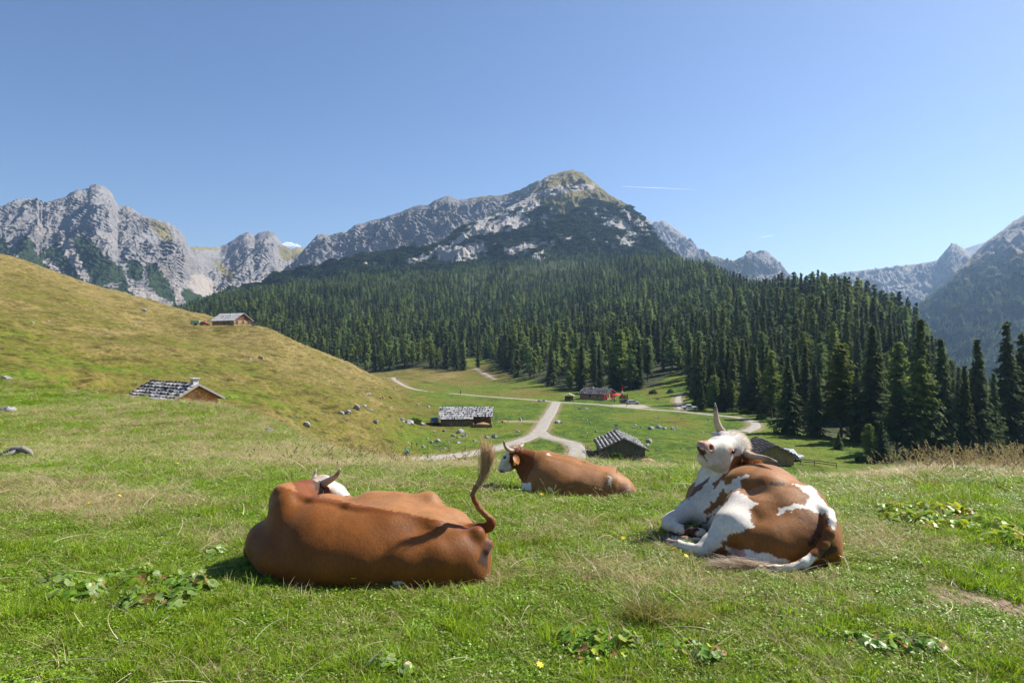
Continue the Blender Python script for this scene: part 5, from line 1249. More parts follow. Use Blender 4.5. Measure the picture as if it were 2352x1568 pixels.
def fence(name, pts, label, h=1.1, rails=2, gap=2.2, mat=M_GREYWOOD, wire=False, group='fences in the valley'):
    pts = [Vector((p[0], p[1], zat(p[0], p[1]))) for p in pts]; root = empty(name, pts[0], 0, label, 'fence', group)
    rg = random.Random(len(label)); ps = []
    for a, b in zip(pts[:-1], pts[1:]):
        n = max(1, int((b-a).xy.length/gap))
        for i in range(n+(b is pts[-1])): ps.append(a.lerp(b, i/n))
    for p in ps: p.z = zat(p.x, p.y)
    for p in ps:
        m_ = MB(); q = p-pts[0]; m_.tube([q+Vector((0, 0, -.3)), q+Vector((rg.uniform(-.06, .06), rg.uniform(-.06, .06), h))], [.07, .06], 6); m_.build('post', mat, root)
    r = MB()
    for k in range(rails):
        zz = h*(.9-k*.35)
        for a, b in zip(ps[:-1], ps[1:]): r.bar(a-pts[0]+Vector((0, -.08, zz)), b-pts[0]+Vector((0, -.08, zz+rg.uniform(-.04, .04))), .02 if wire else .05, .02 if wire else .13)
    r.build('wire' if wire else 'rail', M_GREYWOOD if wire else mat, root); return root
g_ = lambda *q: [tuple(hit(a, b, 50.)[:2]) for a, b in q]
fence('rail_fence', [(-30.4, 71.0), (-29.4, 68.0), (-27.5, 66.5)], 'pale rail fence at the right end of the orange gabled hut', 1.2, 3, 1.5, M_FASCIA)
fence('yard_fence', [(14.4, 113), (14.2, 118), (13.6, 126)], 'rough wooden fence between the gravel yard and the dark plank hut', 1.1, 2, 2)
fence('rail_fence', [(48.4, 114.6), (50.5, 114), (54, 113.5)], 'low rail fence beside the silver car near the wood', 1.0, 2, 1.8)
fence('wire_fence', g_((1010, 972), (1062, 984), (1120, 986)), 'thin wire fence in front of the long low hut', .95, 2, 3, wire=True)
fence('wire_fence', g_((1140, 960), (1200, 965), (1236, 964)), 'thin wire fence right of the long low hut', .95, 2, 3, wire=True)
def hillp(px, row, d0): return tuple(hit(px, row, d0)[:2])
fence('pasture_fence', [hillp(212, 722, 100), hillp(270, 738, 100), hillp(330, 748, 100), hillp(392, 766, 100)], 'post and wire fence crossing the left hillside below the farmhouse', 1.2, 1, 4.5, wire=True)
fence('terrace_fence', [(S_['top'].x-2, S_['top'].y-6.5), (S_['top'].x+5, S_['top'].y-7.5), (S_['top'].x+10, S_['top'].y-2)], 'wooden terrace rail in front of the hillside farmhouse', .9, 2, 1.6)
# open shelter
p = S_['shelter']; root = empty('shelter', p, math.radians(-8), 'small open wooden shelter at the road junction', 'shelter')
for sx in (-1, 1):
    for sy in (-1, 1):
        m_ = MB(); m_.box(sx*1.4-.09, sx*1.4+.09, sy*1.1-.09, sy*1.1+.09, -.3, 1.7); m_.build('post', M_BROWNWOOD, root)
m_ = MB()
for sx in (-1, 1): m_.bar((0, 0, 2.62), (sx*2.1, 0, 1.75), 3.2, .1) if False else m_.hexa([(0, -1.7, 2.6), (sx*2.1, -1.7, 1.8), (sx*2.1, 1.7, 1.8), (0, 1.7, 2.6), (0, -1.7, 2.7), (sx*2.1, -1.7, 1.9), (sx*2.1, 1.7, 1.9), (0, 1.7, 2.7)])
m_.build('roof', M_FASCIA, root); m_ = MB(); m_.box(-1.3, 1.3, .9, 1.05, 0, 1.7); m_.box(-1.3, 1.3, -.9, -.82, .3, .9); m_.build('boarding', M_BROWNWOOD, root)
m_ = MB(); m_.box(-1.9, 1.9, -2.2, -1.8, .35, .5); m_.box(-1.6, -1.4, -2.15, -1.85, -.1, .35); m_.box(1.4, 1.6, -2.15, -1.85, -.1, .35); tag(m_.build('bench', M_GREYWOOD, None, loc=p), 'long bench in front of the small open shelter', 'bench')
# dung heaps
def heap(p, r, label, box=True):
    root = empty('dung_heap', p, 0, label, 'dung heap', 'dung heaps beside the huts'); rg = random.Random(int(p.x))
    m_ = MB(); m_.ball((0, 0, .1), r, 16, 9, (1.3, .8, .62), .09, rg); m_.build('straw_pile', M_STRAW, root, True)
    if box:
        m_ = MB()
        for k in range(3): m_.box(-r*1.45, r*1.45, -r*.95-.08, -r*.95, k*.27, k*.27+.24)
        for sx in (-1, 1): m_.box(sx*r*1.45-.06, sx*r*1.45+.06, -r*.95+.01, r*.7, 0, .8)
        m_.build('log_curb', M_BROWNWOOD, root)
l = S_['long']; heap(Vector((l.x+4.1, l.y-5.0, l.z)), 1.5, 'dung heap in a log curb before the porch of the long low hut')
gq = S_['gable']; heap(Vector((gq.x+3.4, gq.y-6.8, zat(gq.x+3.4, gq.y-6.8)-.1)), 1.1, 'straw-covered dung heap at the front corner of the dark plank hut', False)
# sunshades of the inn
def sunshade(px, row, h, label, mat, opened=False, tall=False):
    p = hit(px, row, 60.); p.z = zat(p.x, p.y); root = empty('sunshade', p, 0, label, 'sunshade', 'sunshades of the inn')
    m_ = MB(); m_.tube([(0, 0, -.1), (0, 0, h)], .04, 6); m_.build('pole', M_WHITE, root)
    m_ = MB()
    if opened: m_.lathe([(1.7, h-.75), (1.72, h-.6), (.9, h-.25), (.05, h)], n=8)
    else: m_.lathe([(.10, h*.25), (.34, h*.30), (.30, h*.55), (.20, h*.8), (.04, h+.05)], n=8)
    c = m_.build('canopy', mat, root)
    if tall: m_ = MB(); m_.lathe([(.25, h*.48), (.33, h*.5), (.30, h*.66), (.24, h*.68)], n=8); m_.build('stripe', M_WHITE, c)
for a in ((1387, 921, 2.8, 'closed red sunshade before the left side of the inn gable', M_RED), (1393, 923, 2.4, 'short closed red sunshade before the middle of the inn gable', M_RED), (1406, 921, 2.8, 'closed red sunshade at the right corner of the inn', M_RED),
          (1441, 921, 3.0, 'closed red sunshade standing alone between the flag-like tall one and the cars', M_RED)): sunshade(*a)
sunshade(1416, 920, 2.6, 'open red sunshade on the inn terrace', M_RED, True); sunshade(1429, 921, 5.2, 'very tall closed sunshade in red and white at the inn terrace', M_RED, False, True)
# vehicles
def paint(name, c, r=.28): return simple(name, c, r, .03, 3, spec=.6)
M_TYRE = simple('tyre_rubber', (.02, .02, .02), .85, .2); M_RIM = simple('wheel_rim', (.45, .45, .46), .35, .1, metal=.6)
def car(name, p, rz, mat, kind, label, L=4.3, group='parked vehicles'):
    p = Vector((p[0], p[1], zat(p[0], p[1])+.02)); root = empty(name, p, rz, label, 'pickup' if kind == 'pickup' else 'car', group)
    Wd = 1.75; h = 1.5 if kind != 'van' else 1.8
    if kind == 'pickup': prof = [(-L/2, .35), (L/2, .35), (L/2, .85), (L/2-.05, .95), (L*.28, 1.02), (L*.14, h+.1), (-L*.10, h+.12), (-L*.14, 1.0), (-L/2, 1.0)]; glass = [(L*.26, 1.04), (L*.14, h+.02), (-L*.09, h+.04), (-L*.115, 1.04)]
    else: prof = [(-L/2, .32), (L/2, .32), (L/2, .75), (L/2-.15, .92), (L*.25, 1.0), (L*.08, h), (-L*.36, h-.02), (-L*.47, 1.0), (-L/2, .9)]; glass = [(L*.235, 1.02), (L*.08, h-.08), (-L*.35, h-.1), (-L*.44, 1.02)]
    m_ = MB(); m_.prism(prof, -Wd/2, Wd/2, 'y'); b = m_.build('body', mat, root); bv = b.modifiers.new('soft', 'BEVEL'); bv.width = .07; bv.segments = 2
    m_ = MB(); m_.prism(glass, -Wd/2-.012, Wd/2+.012, 'y'); m_.build('side_window', M_GLASS, root)
    m_ = MB(); x0, z0 = glass[0]; x1, z1 = glass[1]; m_.hexa([(x0-.04, -Wd*.42, z0), (x0+.03, -Wd*.42, z0), (x0+.03, Wd*.42, z0), (x0-.04, Wd*.42, z0), (x1-.04, -Wd*.38, z1), (x1+.035, -Wd*.38, z1), (x1+.035, Wd*.38, z1), (x1-.04, Wd*.38, z1)]); m_.build('windscreen', M_GLASS, root)
    for sx in (-1, 1):
        for sy in (-1, 1):
            c = (sx*L*.31, sy*(Wd/2-.08)); t = MB(); t.tube([(c[0], c[1]-.11, .33), (c[0], c[1]+.11, .33)], .33, 14); w_ = t.build('wheel', M_TYRE, root)
            t = MB(); t.tube([(c[0], c[1]-.125, .33), (c[0], c[1]+.125, .33)], .19, 10); t.build('rim', M_RIM, w_)
        t = MB(); t.box(sx*L/2-.03, sx*L/2+.03, -Wd*.45, -Wd*.25, .62, .78); t.build('headlight' if sx > 0 else 'tail_light', M_WHITE if sx > 0 else M_RED, root)
        t = MB(); t.box(sx*L/2-.03, sx*L/2+.03, Wd*.25, Wd*.45, .62, .78); t.build('headlight' if sx > 0 else 'tail_light', M_WHITE if sx > 0 else M_RED, root)
    return root
car('parked_car', (l.x-7.9, l.y+.5), math.radians(-78), paint('dark_blue_paint', (.03, .05, .10)), 'car', 'dark blue car parked at the left end of the long low hut')
pp = hit(1588, 942, 60.); car('pickup_truck', (pp.x, pp.y+2.2), math.radians(172), paint('white_car_paint', (.75, .75, .74)), 'pickup', 'white pickup truck parked where the road meets the forest track', 5.0)
pp = hit(1455, 929, 60.); car('parked_car', (pp.x, pp.y+1.5), math.radians(5), paint('silver_paint', (.50, .52, .54)), 'car', 'silver car parked on the gravel beside the inn')
pp = hit(1442, 927, 60.); car('parked_car', (pp.x, pp.y+2.6), math.radians(25), paint('dark_grey_paint', (.06, .065, .07)), 'car', 'dark grey car behind the silver car at the inn')
car('parked_van', (48.6, 119.6), math.radians(-50), paint('silver_white_paint', (.36, .38, .40)), 'van', 'silver van at the right corner of the hut behind the patched cow', 4.4)
# farm trailer and crates beside the hillside farmhouse
t_ = S_['top']; q = Vector((t_.x-13.5, t_.y-1, 0)); q.z = zat(q.x, q.y)
root = empty('farm_trailer', q, .1, 'green box trailer standing left of the hillside farmhouse', 'trailer'); m_ = MB(); m_.box(-1.6, 1.6, -.8, .8, .6, 1.7); m_.build('box', paint('pale_green_paint', (.20, .42, .30)), root)
for sy in (-1, 1): m_ = MB(); m_.tube([(0, sy*.8, .35), (0, sy*.95, .35)], .35, 12); m_.build('wheel', M_TYRE, root)
q = Vector((t_.x-9.8, t_.y-1.5, 0)); car('tractor_car', (q.x, q.y), .15, paint('red_paint', (.45, .04, .03)), 'car', 'small red vehicle between the green trailer and the hillside farmhouse', 3.4)
# ------------------------------------------------------------ boulders
M_ROCK = (lambda m: m.done(m.mix(.7, m.ramp(m.noise(1.6, 7, m.obj(), .68), [(.3, (.15, .145, .14)), (.55, (.34, .33, .315)), (.72, (.50, .485, .46))]), m.ramp(m.noise(.5, 4, m.obj(), .6), [(.35, .62), (.6, 1.1)]), 'MULTIPLY'), .92, m.bump(m.noise(3.5, 6, m.obj(), .7), .9, .12), .15))(NT('limestone_boulder'))
def rock_mesh(seed, tall=1., sub=3):
    import bmesh
    bm = bmesh.new(); bmesh.ops.create_icosphere(bm, subdivisions=sub, radius=1); V = np.array([v.co[:] for v in bm.verts])
    n = n3(V[:, 0]*1.3+seed*7.7, V[:, 1]*1.3, V[:, 2]*1.3, seed)*.35+n3(V[:, 0]*3.1, V[:, 1]*3.1+seed, V[:, 2]*3.1, seed+1)*.16+n3(V[:, 0]*7, V[:, 1]*7, V[:, 2]*7, seed+2)*.06
    V = V*(1+n[:, None]); r_ = np.random.RandomState(seed)
    for k in range(5):
        d = r_.normal(size=3); d[2] = abs(d[2])*.5; d /= np.linalg.norm(d); c = V@d-r_.uniform(.55, .8); V = V-np.clip(c, 0, None)[:, None]*d*.85
    V[:, 2] *= tall
    for v, c in zip(bm.verts, V): v.co = c
    me = bpy.data.meshes.new('boulder'); bm.to_mesh(me); bm.free(); me.materials.append(M_ROCK); return me
ROCKM = [rock_mesh(k, .72 if k < 6 else 1.3) for k in range(7)]
def boulder(px, row, wpx, label, group, tall=False, d0=50., sink=.25):
    p = hit(px, row, d0, 900.); r_ = random.Random(int(px*31+row)); w_ = wpx/F*p.y/2
    o = link('boulder', ROCKM[6 if tall else r_.randint(0, 5)]); o.location = (p.x, p.y, zat(p.x, p.y)+w_*(.55-sink)*(1.4 if tall else .8)); o.rotation_euler = (r_.uniform(-.15, .15), r_.uniform(-.15, .15), r_.uniform(0, 6.28)); o.scale = (w_*1.05, w_*r_.uniform(.7, .95), w_*r_.uniform(.75, 1.05)*(1.2 if tall else 1))
    return tag(o, label, 'boulder', group)
a1 = lambda q: (901.6+.2*q[0], 823.2+.2*q[1]+1.5, q[2]*.2)
a2 = lambda q: (1254.4+.2667*q[0], 862.4+.2667*q[1]+1.5, q[2]*.2667)
GA = 'boulders below the long low hut'; LA = 'grey boulder in the scatter below the long low hut'
for q in ((480,845,35),(590,845,50),(700,890,60),(825,893,70),(760,912,60),(450,955,40),(500,985,35),(400,920,35),(750,970,60),(790,958,35),(945,955,55),(640,965,35),(670,990,30),(350,1015,60),(370,1008,30),(540,1020,35),(600,1022,35),(1015,990,30),(560,868,22),(575,875,20),(665,918,22),(690,905,20),(880,860,20),(840,985,18),(410,945,22),(460,975,18),(930,965,20),(560,930,20),(650,890,16),(310,1020,14)):
    boulder(*a1(q), LA, GA)
for q, lb in (((780,850,110), 'broad dark grey boulder nearest the long low hut'), ((520,950,90), 'large pale pointed boulder in the middle of the scatter'), ((1085,915,80), 'boulder just behind the raised tail of the brown cow'), ((1180,903,90), 'low boulder between the raised tail and the valley road'), ((110,730,90), 'tallest boulder of the row left of the dark blue car'), ((190,757,110), 'flat slab in the row left of the dark blue car'), ((320,737,100), 'rounded boulder under the green bush beside the dark blue car'),
              ((1440,842,60), 'boulder right of the long low hut, near the bend of the valley road'), ((1900,727,80), 'dark boulder right of the valley road, left of its twin'), ((1940,735,40), 'small dark boulder leaning on the one right of the valley road'), ((1745,482,48), 'round boulder beside the gravel road at the junction'), ((1690,490,55), 'flat boulder beside the gravel road at the junction'), ((440,1187,50), 'pale boulder in the meadow just below the valley road'), ((20,352,40), 'lone boulder under the far end of the gravel road')):
    boulder(*a1(q), lb, 'single boulders of the meadow')
boulder(*a1((1470,708,42)), 'upright pointed grey stone beside the footpath to the long low hut', 'single boulders of the meadow', True)
GB = 'boulders of the meadow in front of the inn'; LBq = 'grey boulder in the meadow between the inn road and the lower huts'
for q in ((90,402,50),(770,425,40),(970,445,60),(1020,455,40),(1120,438,30),(820,443,20),(750,448,30),(1398,378,28),(995,486,20),(1185,480,30),(870,598,40),(950,638,30),(730,548,40),(772,556,25),(165,512,22),(120,505,18),(430,482,30),(1160,630,22),(350,485,25),(290,280,40),(350,285,40),(245,250,15),(960,200,30),(310,370,22),(350,380,24),(380,402,20),(970,362,24),(980,340,18),(905,402,18),(655,445,16),(550,380,16),(1255,542,16),(1225,640,14),(865,540,24),(1010,455,22),(600,350,14),(500,330,14)):
    boulder(*a2(q), LBq, GB)
for q, lb in (((905,454,62), 'pointed dark boulder in the middle of the inn meadow'), ((1095,451,50), 'rounded boulder right of the pointed dark one'), ((1347,484,30), 'squat round boulder just left of the patched cow face'), ((890,574,80), 'widest dark boulder behind the dark plank hut')):
    boulder(*a2(q), lb, 'single boulders of the meadow')
GCc = 'stones of the left hillside'
for (px, row, w_) in ((820, 949, 22), (835, 946, 16), (800, 948, 18), (850, 950, 12), (785, 946, 14), (650, 945, 12), (680, 944, 10), (862, 972, 16), (925, 975, 14), (75, 747, 9), (62, 744, 6), (110, 737, 8), (135, 736, 6), (330, 716, 13), (845, 909, 12), (960, 929, 8), (985, 935, 9), (600, 826, 14), (575, 826, 8), (735, 862, 5)):
    boulder(px, row, w_, 'pale stone lying on the grass of the left hillside', GCc, d0=60. if row > 800 else 110.)
boulder(705, 967, 24, 'dark boulder alone on the green slope right of the orange hut', 'single boulders of the meadow', d0=60.)
boulder(613, 992, 24, 'flat white stone on the brow right of the orange hut', 'single boulders of the meadow', d0=8.)
boulder(14, 950, 44, 'flat pale slab at the left picture edge', 'single boulders of the meadow', d0=6.)
boulder(16, 876, 22, 'white stone uppermost at the left picture edge', 'single boulders of the meadow', d0=20.); boulder(118, 882, 18, 'white stone left of the orange hut roof', 'single boulders of the meadow', d0=20.); boulder(146, 900, 14, 'small stone nearest the orange hut roof on its left', 'single boulders of the meadow', d0=20.)
# weathered root on the left
p = hit(40, 1052, 5.); p.z = zat(p.x, p.y); m_ = MB(); s_ = p.y/F
m_.tube([(-45*s_, 0, -.02), (-30*s_, -.02, 8*s_), (-10*s_, .02, 18*s_), (12*s_, 0, 21*s_), (28*s_, .02, 12*s_), (36*s_, 0, -.03)], [6*s_, 7*s_, 9*s_, 8*s_, 6*s_, 3*s_], 10)
m_.tube([(5*s_, 0, 18*s_), (-14*s_, -.15, 9*s_), (-30*s_, -.25, 0)], [6*s_, 4*s_, 2*s_], 8)
tag(m_.build('dead_root', simple('bleached_root', (.22, .20, .18), .9, .55, 9, bump=.03, stretch=(1, 4, 4)), None, True, loc=p), 'weathered grey root arching out of the grass at the left edge', 'dead wood')
# ------------------------------------------------------------ bushes
def bush(p, r, label, mat=M_LEAF, n=900, h=.8, seed=1, name='bush', group='bushes of the valley'):
    rg_ = np.random.RandomState(seed); d = rg_.normal(size=(n, 3)); d /= np.linalg.norm(d, axis=1)[:, None]; d[:, 2] = abs(d[:, 2])
    lob = 1+.28*n3(d[:, 0]*2.2+seed, d[:, 1]*2.2, d[:, 2]*2.2, seed)
    c = d*(rg_.rand(n, 1)**.35)*lob[:, None]*r*np.array([1, 1, h*1.15]); u = rg_.normal(0, .085, (n, 3))*r; v = rg_.normal(0, .085, (n, 3))*r
    V = np.stack([c-u, c+v, c+u, c-v], 1).reshape(-1, 3); root = empty(name, p, 0, label, 'bush', group)
    link('foliage', fast_mesh('foliage', V, np.arange(len(V)).reshape(-1, 4), [mat]), root)
    m_ = MB()
    for k in range(5): a = k*1.25; m_.tube([(0, 0, -.1), (.3*r*math.cos(a), .3*r*math.sin(a), .3*r), (.6*r*math.cos(a), .6*r*math.sin(a), .6*r*h)], [.05*r, .035*r, .01*r], 5)
    m_.build('stems', M_BARK, root)
q = hit(1414, 1069, 60.); q.z = zat(q.x, q.y); bush(q, 1.55, 'rounded grey-green bush in front of the dark plank hut', n=1500, h=1.05, seed=3)
q = hit(952, 972, 60.); q.z = zat(q.x, q.y); bush(q, 1.5, 'low green bush among boulders left of the dark blue car', h=.6, seed=4)
q = hit(1484, 1060, 60.); q.z = zat(q.x, q.y); bush(q, .8, 'weedy green clump behind the dung heap of the dark plank hut', h=1., seed=5, n=500)
q = hit(2062, 1040, 60.); q.z = zat(q.x, q.y)+6.5; 
for k, (px, row, r_, lb) in enumerate(((1712, 950, 1.7, 'grey-green bush at the roadside left of the horn tip'), (1748, 962, 1.5, 'low bush at the bend of the track'), (1690, 947, 1.3, 'bush under the slender larch at the road'), (1433, 916, 1.6, 'green bush behind the tall inn sunshade'), (1540, 902, 1.4, 'small bush at the edge of the bright clearing'), (1500, 903, 1.7, 'leafy bush left of the bright clearing'), (1980, 1062, 1.2, 'low bush at the corner of the lower meadow'), (2050, 1062, 1.8, 'bright leafy bush under the larches'))):
    q = hit(px, row, 60.); q.z = zat(q.x, q.y); bush(q, r_, lb, seed=10+k, n=600)
e = plant('larch', *(lambda p: (p.x, p.y, zat(p.x, p.y)))(hit(2060, 1046, 60.)), 13., 2.0, 'leafy bright green tree between the dark spruces', 'conifers along the edge of the wood')
# ------------------------------------------------------------ people and far cattle
def figure(p, rz, cols, label, pose='walk', s=1.):
    f = Flesh(); R_ = lambda *a: [tuple(a[i:i+4]) for i in range(0, len(a), 4)]
    def ch(k, *pts):
        for a, b in zip(pts[:-1], pts[1:]): f.p.append(('c', np.array(a[:3], float), np.array(b[:3], float), a[3], b[3], k, False))
    if pose == 'walk':
        hip = .92; ch(.03, (0, .09, hip, .09), (.12, .09, .5, .065), (.02, .10, .09, .04), (.16, .10, .03, .035)); ch(.03, (0, -.09, hip, .09), (-.08, -.09, .5, .065), (-.24, -.09, .12, .04), (-.10, -.09, .04, .035))
        ch(.05, (0, 0, .95, .14), (.02, 0, 1.2, .14), (.03, 0, 1.42, .12), (.03, 0, 1.52, .055)); ch(.03, (.03, .19, 1.42, .055), (-.06, .24, 1.15, .045), (.08, .24, .92, .035)); ch(.03, (.03, -.19, 1.42, .055), (.10, -.24, 1.15, .045), (.25, -.2, .98, .035)); hd = (.05, 0, 1.66)
    elif pose == 'ride':
        ch(.03, (-.25, .08, .98, .10), (.10, .1, .78, .075), (0, .1, .35, .05), (.12, .1, .30, .035)); ch(.03, (-.25, -.08, .98, .10), (.18, -.1, .95, .075), (.12, -.1, .52, .05), (.24, -.1, .47, .035))
        ch(.05, (-.28, 0, 1.02, .13), (-.08, 0, 1.26, .14), (.12, 0, 1.42, .12), (.2, 0, 1.5, .055)); ch(.03, (.12, .18, 1.38, .055), (.22, .22, 1.15, .045), (.42, .2, 1.05, .035)); ch(.03, (.12, -.18, 1.38, .055), (.22, -.22, 1.15, .045), (.42, -.2, 1.05, .035)); hd = (.28, 0, 1.6)
    else:
        ch(.03, (0, .1, .5, .1), (.42, .1, .5, .075), (.45, .1, .08, .04)); ch(.03, (0, -.1, .5, .1), (.42, -.1, .5, .075), (.45, -.1, .08, .04)); ch(.05, (0, 0, .5, .15), (0, 0, .8, .14), (0, 0, 1.0, .12), (0, 0, 1.1, .055))
        ch(.03, (0, .18, 1.0, .05), (.12, .22, .75, .045), (.32, .15, .65, .035)); ch(.03, (0, -.18, 1.0, .05), (.12, -.22, .75, .045), (.32, -.15, .65, .035)); hd = (.02, 0, 1.24)
    f.p.append(('e', np.array(hd), np.array([.10, .08, .125]), 0., 0., .02, False)); f.p.append(('c', np.array([hd[0]+.09, 0, hd[2]-.01]), np.array([hd[0]+.115, 0, hd[2]-.02]), .018, .014, .01, False))
    f.zmin = -.1; V, Fq = f.nets(.028)
    zb, zm = (.95, 1.5) if pose != 'sit' else (.6, 1.08)
    c = np.tile(np.array(cols[0]), (len(V), 1)); c[(V[:, 2] < (1.0 if pose == 'ride' else zb))] = cols[1]; c[np.linalg.norm(V-np.array(hd), axis=1) < .15] = (.45, .26, .18); c[(V[:, 2] < .09) & (pose != 'ride')] = (.03, .03, .03)
    root = empty('person', (p.x, p.y, p.z), rz, label, 'person', 'people in the valley'); root.scale = (s, s, s)
    link('body', fast_mesh('body', V, Fq, [M_HIDE], True, {'coat': c}), root)
    m_ = MB(); m_.ball((hd[0]-.01, 0, hd[2]+.035), .115, 12, 8, (1, .85, 1.0)); m_.build('helmet' if pose == 'ride' else 'hair', cols[2], root, True); return root
H1 = simple('dark_hair', (.03, .02, .015), .6, .2); H2 = simple('teal_helmet', (.05, .35, .40), .4, .1)
q = Vector((RPTS['valley_road'][1][-1][0]-1.0, RPTS['valley_road'][1][-1][1]-.4, 0)); q.z = zat(q.x, q.y)+.1
figure(q, math.radians(185), ((.05, .30, .42), (.03, .03, .04), H2), 'cyclist in a teal jacket and helmet at the near end of the valley road', 'ride')
root = empty('mountain_bike', q, math.radians(185), 'dark bicycle ridden by the cyclist in teal', 'bicycle')
for sx in (-1, 1): m_ = MB(); m_.tube([(sx*.53+.33*math.cos(a*.4488), 0, .34+.33*math.sin(a*.4488)) for a in range(15)], .022, 6, False); m_.build('wheel', M_TYRE, root)
m_ = MB()
for a, b in (((-.53, 0, .34), (-.05, 0, .34)), ((-.05, 0, .34), (-.22, 0, .86)), ((-.53, 0, .34), (-.2, 0, .8)), ((-.05, 0, .34), (.36, 0, .85)), ((-.2, 0, .8), (.36, 0, .9)), ((.53, 0, .34), (.36, 0, .95))): m_.tube([a, b], .018, 6)
m_.build('frame', paint('red_frame', (.4, .04, .03)), root); m_ = MB(); m_.tube([(.4, -.28, 1.0), (.37, 0, .98), (.4, .28, 1.0)], .014, 6); m_.build('handlebar', M_DARK, root); m_ = MB(); m_.box(-.34, -.1, -.06, .06, .88, .93); m_.build('saddle', M_DARK, root)
for (px, row, c0, lab) in ((912, 874, (.04, .04, .05), 'walker in dark clothes on the far bend of the gravel road'), (1058, 906, (.10, .03, .03), 'walker in brown halfway along the gravel road'), (1440, 934, (.03, .03, .03), 'dark clothed walker on the road before the inn'), (1424, 926, (.35, .04, .04), 'person in red standing on the inn terrace'), (1411, 926, (.10, .12, .25), 'person in blue at the inn terrace')):
    q = hit(px, row, 60.); q.z = zat(q.x, q.y)+.05; figure(q, px % 6, (c0, (.05, .05, .07), H1), lab)
for k, (dx, c0, lab) in enumerate(((0, (.6, .58, .55), 'person in white sitting outside the orange gabled hut, nearer its wall'), (.9, (.42, .46, .55), 'person in pale blue sitting outside the orange gabled hut, nearer the fence'))):
    q = Vector((-30.2+dx, 67.6-.4*dx, 0)); q.z = zat(q.x, q.y); figure(q, math.radians(-80), (c0, (.08, .08, .1), H1), lab, 'sit')
m_ = MB(); m_.box(-.3, 1.5, -.2, .25, .38, .46); m_.box(-.2, -.1, -.15, .2, -.2, .38); m_.box(1.3, 1.4, -.15, .2, -.2, .38); o = m_.build('bench', M_FASCIA, None, loc=(-30.5, 67.75, zat(-30.2, 67.5))); o.rotation_euler.z = math.radians(-22); tag(o, 'bench outside the orange gabled hut', 'bench')
for (px, row, rz, lab, s) in ((868, 914, .6, 'far brown cow lying leftmost on the meadow below the gravel road', 1.), (880, 912, 2.2, 'far brown cow lying in the middle of the small far herd', .95), (897, 915, -.4, 'far pale patched cow lying rightmost in the small far herd', .9), (1158, 972, 1.2, 'cow resting at the fence right of the long low hut', .9)):
    q = hit(px, row, 60.); q.z = zat(q.x, q.y)+.05; root = empty('cow', q, rz, lab, 'cow', 'cows far off in the valley'); root.scale = (s*1.3, s*1.3, s*1.5)
    for ch_ in RBc.children:
        if ch_.name.startswith(('body', 'horn', 'ear')) and not ch_.name.startswith('ear_tag'):
            c = ch_.copy(); COL.objects.link(c); c.parent = root
# ------------------------------------------------------------ vapour trails and a small cloud, beyond the valley air
m = NT('cloud_vapour'); t = m.n('ShaderNodeBsdfTranslucent', {'Color': (.55, .57, .60)}); d = m.n('ShaderNodeBsdfDiffuse', {'Color': (.55, .57, .60)}); x = m.n('ShaderNodeAddShader', {0: d.outputs[0], 1: t.outputs[0]})
tr = m.n('ShaderNodeBsdfTransparent'); lw = m.n('ShaderNodeLayerWeight', {'Blend': .35}).outputs['Facing']; x2 = m.n('ShaderNodeMixShader', {0: m.math('MULTIPLY_ADD', lw, .6, .12), 1: x.outputs[0], 2: tr.outputs[0]}); m.n('ShaderNodeOutputMaterial', {'Surface': x2.outputs[0]}); M_CLOUD = m.m
for (a, b, r0, r1, lab) in (((1430, 428, 30000), (1600, 436, 33000), 13, 5, 'long white vapour trail right of the central summit'), ((1775, 541, 30000), (1742, 546, 32000), 16, 8, 'short faint vapour trail over the hazy mountains'),):
    a_ = P(*a); b_ = P(*b); m_ = MB(); m_.tube([a_*0, (b_-a_)*.33, (b_-a_)*.66, b_-a_], [r0*.6, r0, (r0+r1)/2, r1*.4], 8)
    tag(m_.build('vapour_trail', M_CLOUD, None, True, loc=a_), lab, 'vapour trail', 'vapour trails')
rr = random.Random(4); m_ = MB(); c0 = P(664, 561, 12000)
for (dx, dz, r_) in ((-14, -3, 50), (-7, 1, 60), (2, -1, 62), (9, -3, 55), (15, -2, 40), (20, -4, 34), (-1, -6, 60)): m_.ball((dx*7.6, rr.uniform(-60, 60), dz*7.6), r_, 14, 9, (1.2, 1, .62), .10, rr)
tag(m_.build('small_cloud', M_CLOUD, None, True, loc=c0), 'small white cloud behind the saddle of the grey ridge', 'cloud')
# ------------------------------------------------------------ turf
def blade_mat(name, c0, c1, tr=.45, tint=False):
    m = NT(name); oi = m.n('ShaderNodeObjectInfo').outputs['Random']; t = m.attr('tone')
    c = m.mix(m.math('ADD', m.math('MULTIPLY', t, .65), m.math('MULTIPLY', oi, .35)), c0, c1)
    hv = m.n('ShaderNodeHueSaturation', {'Hue': m.math('MULTIPLY_ADD', oi, .04, .48), 'Saturation': 1., 'Value': m.math('MULTIPLY_ADD', m.math('FRACT', m.math('MULTIPLY', oi, 9.7)), .5, .75), 'Color': c})
    d = m.n('ShaderNodeBsdfPrincipled', {'Base Color': hv.outputs[0], 'Roughness': .45, 'Specular IOR Level': .4}); tt = m.n('ShaderNodeBsdfTranslucent', {'Color': hv.outputs[0]})
    x = m.n('ShaderNodeMixShader', {0: tr, 1: d.outputs[0], 2: tt.outputs[0]}); m.n('ShaderNodeOutputMaterial', {'Surface': x.outputs[0]}); return m.m
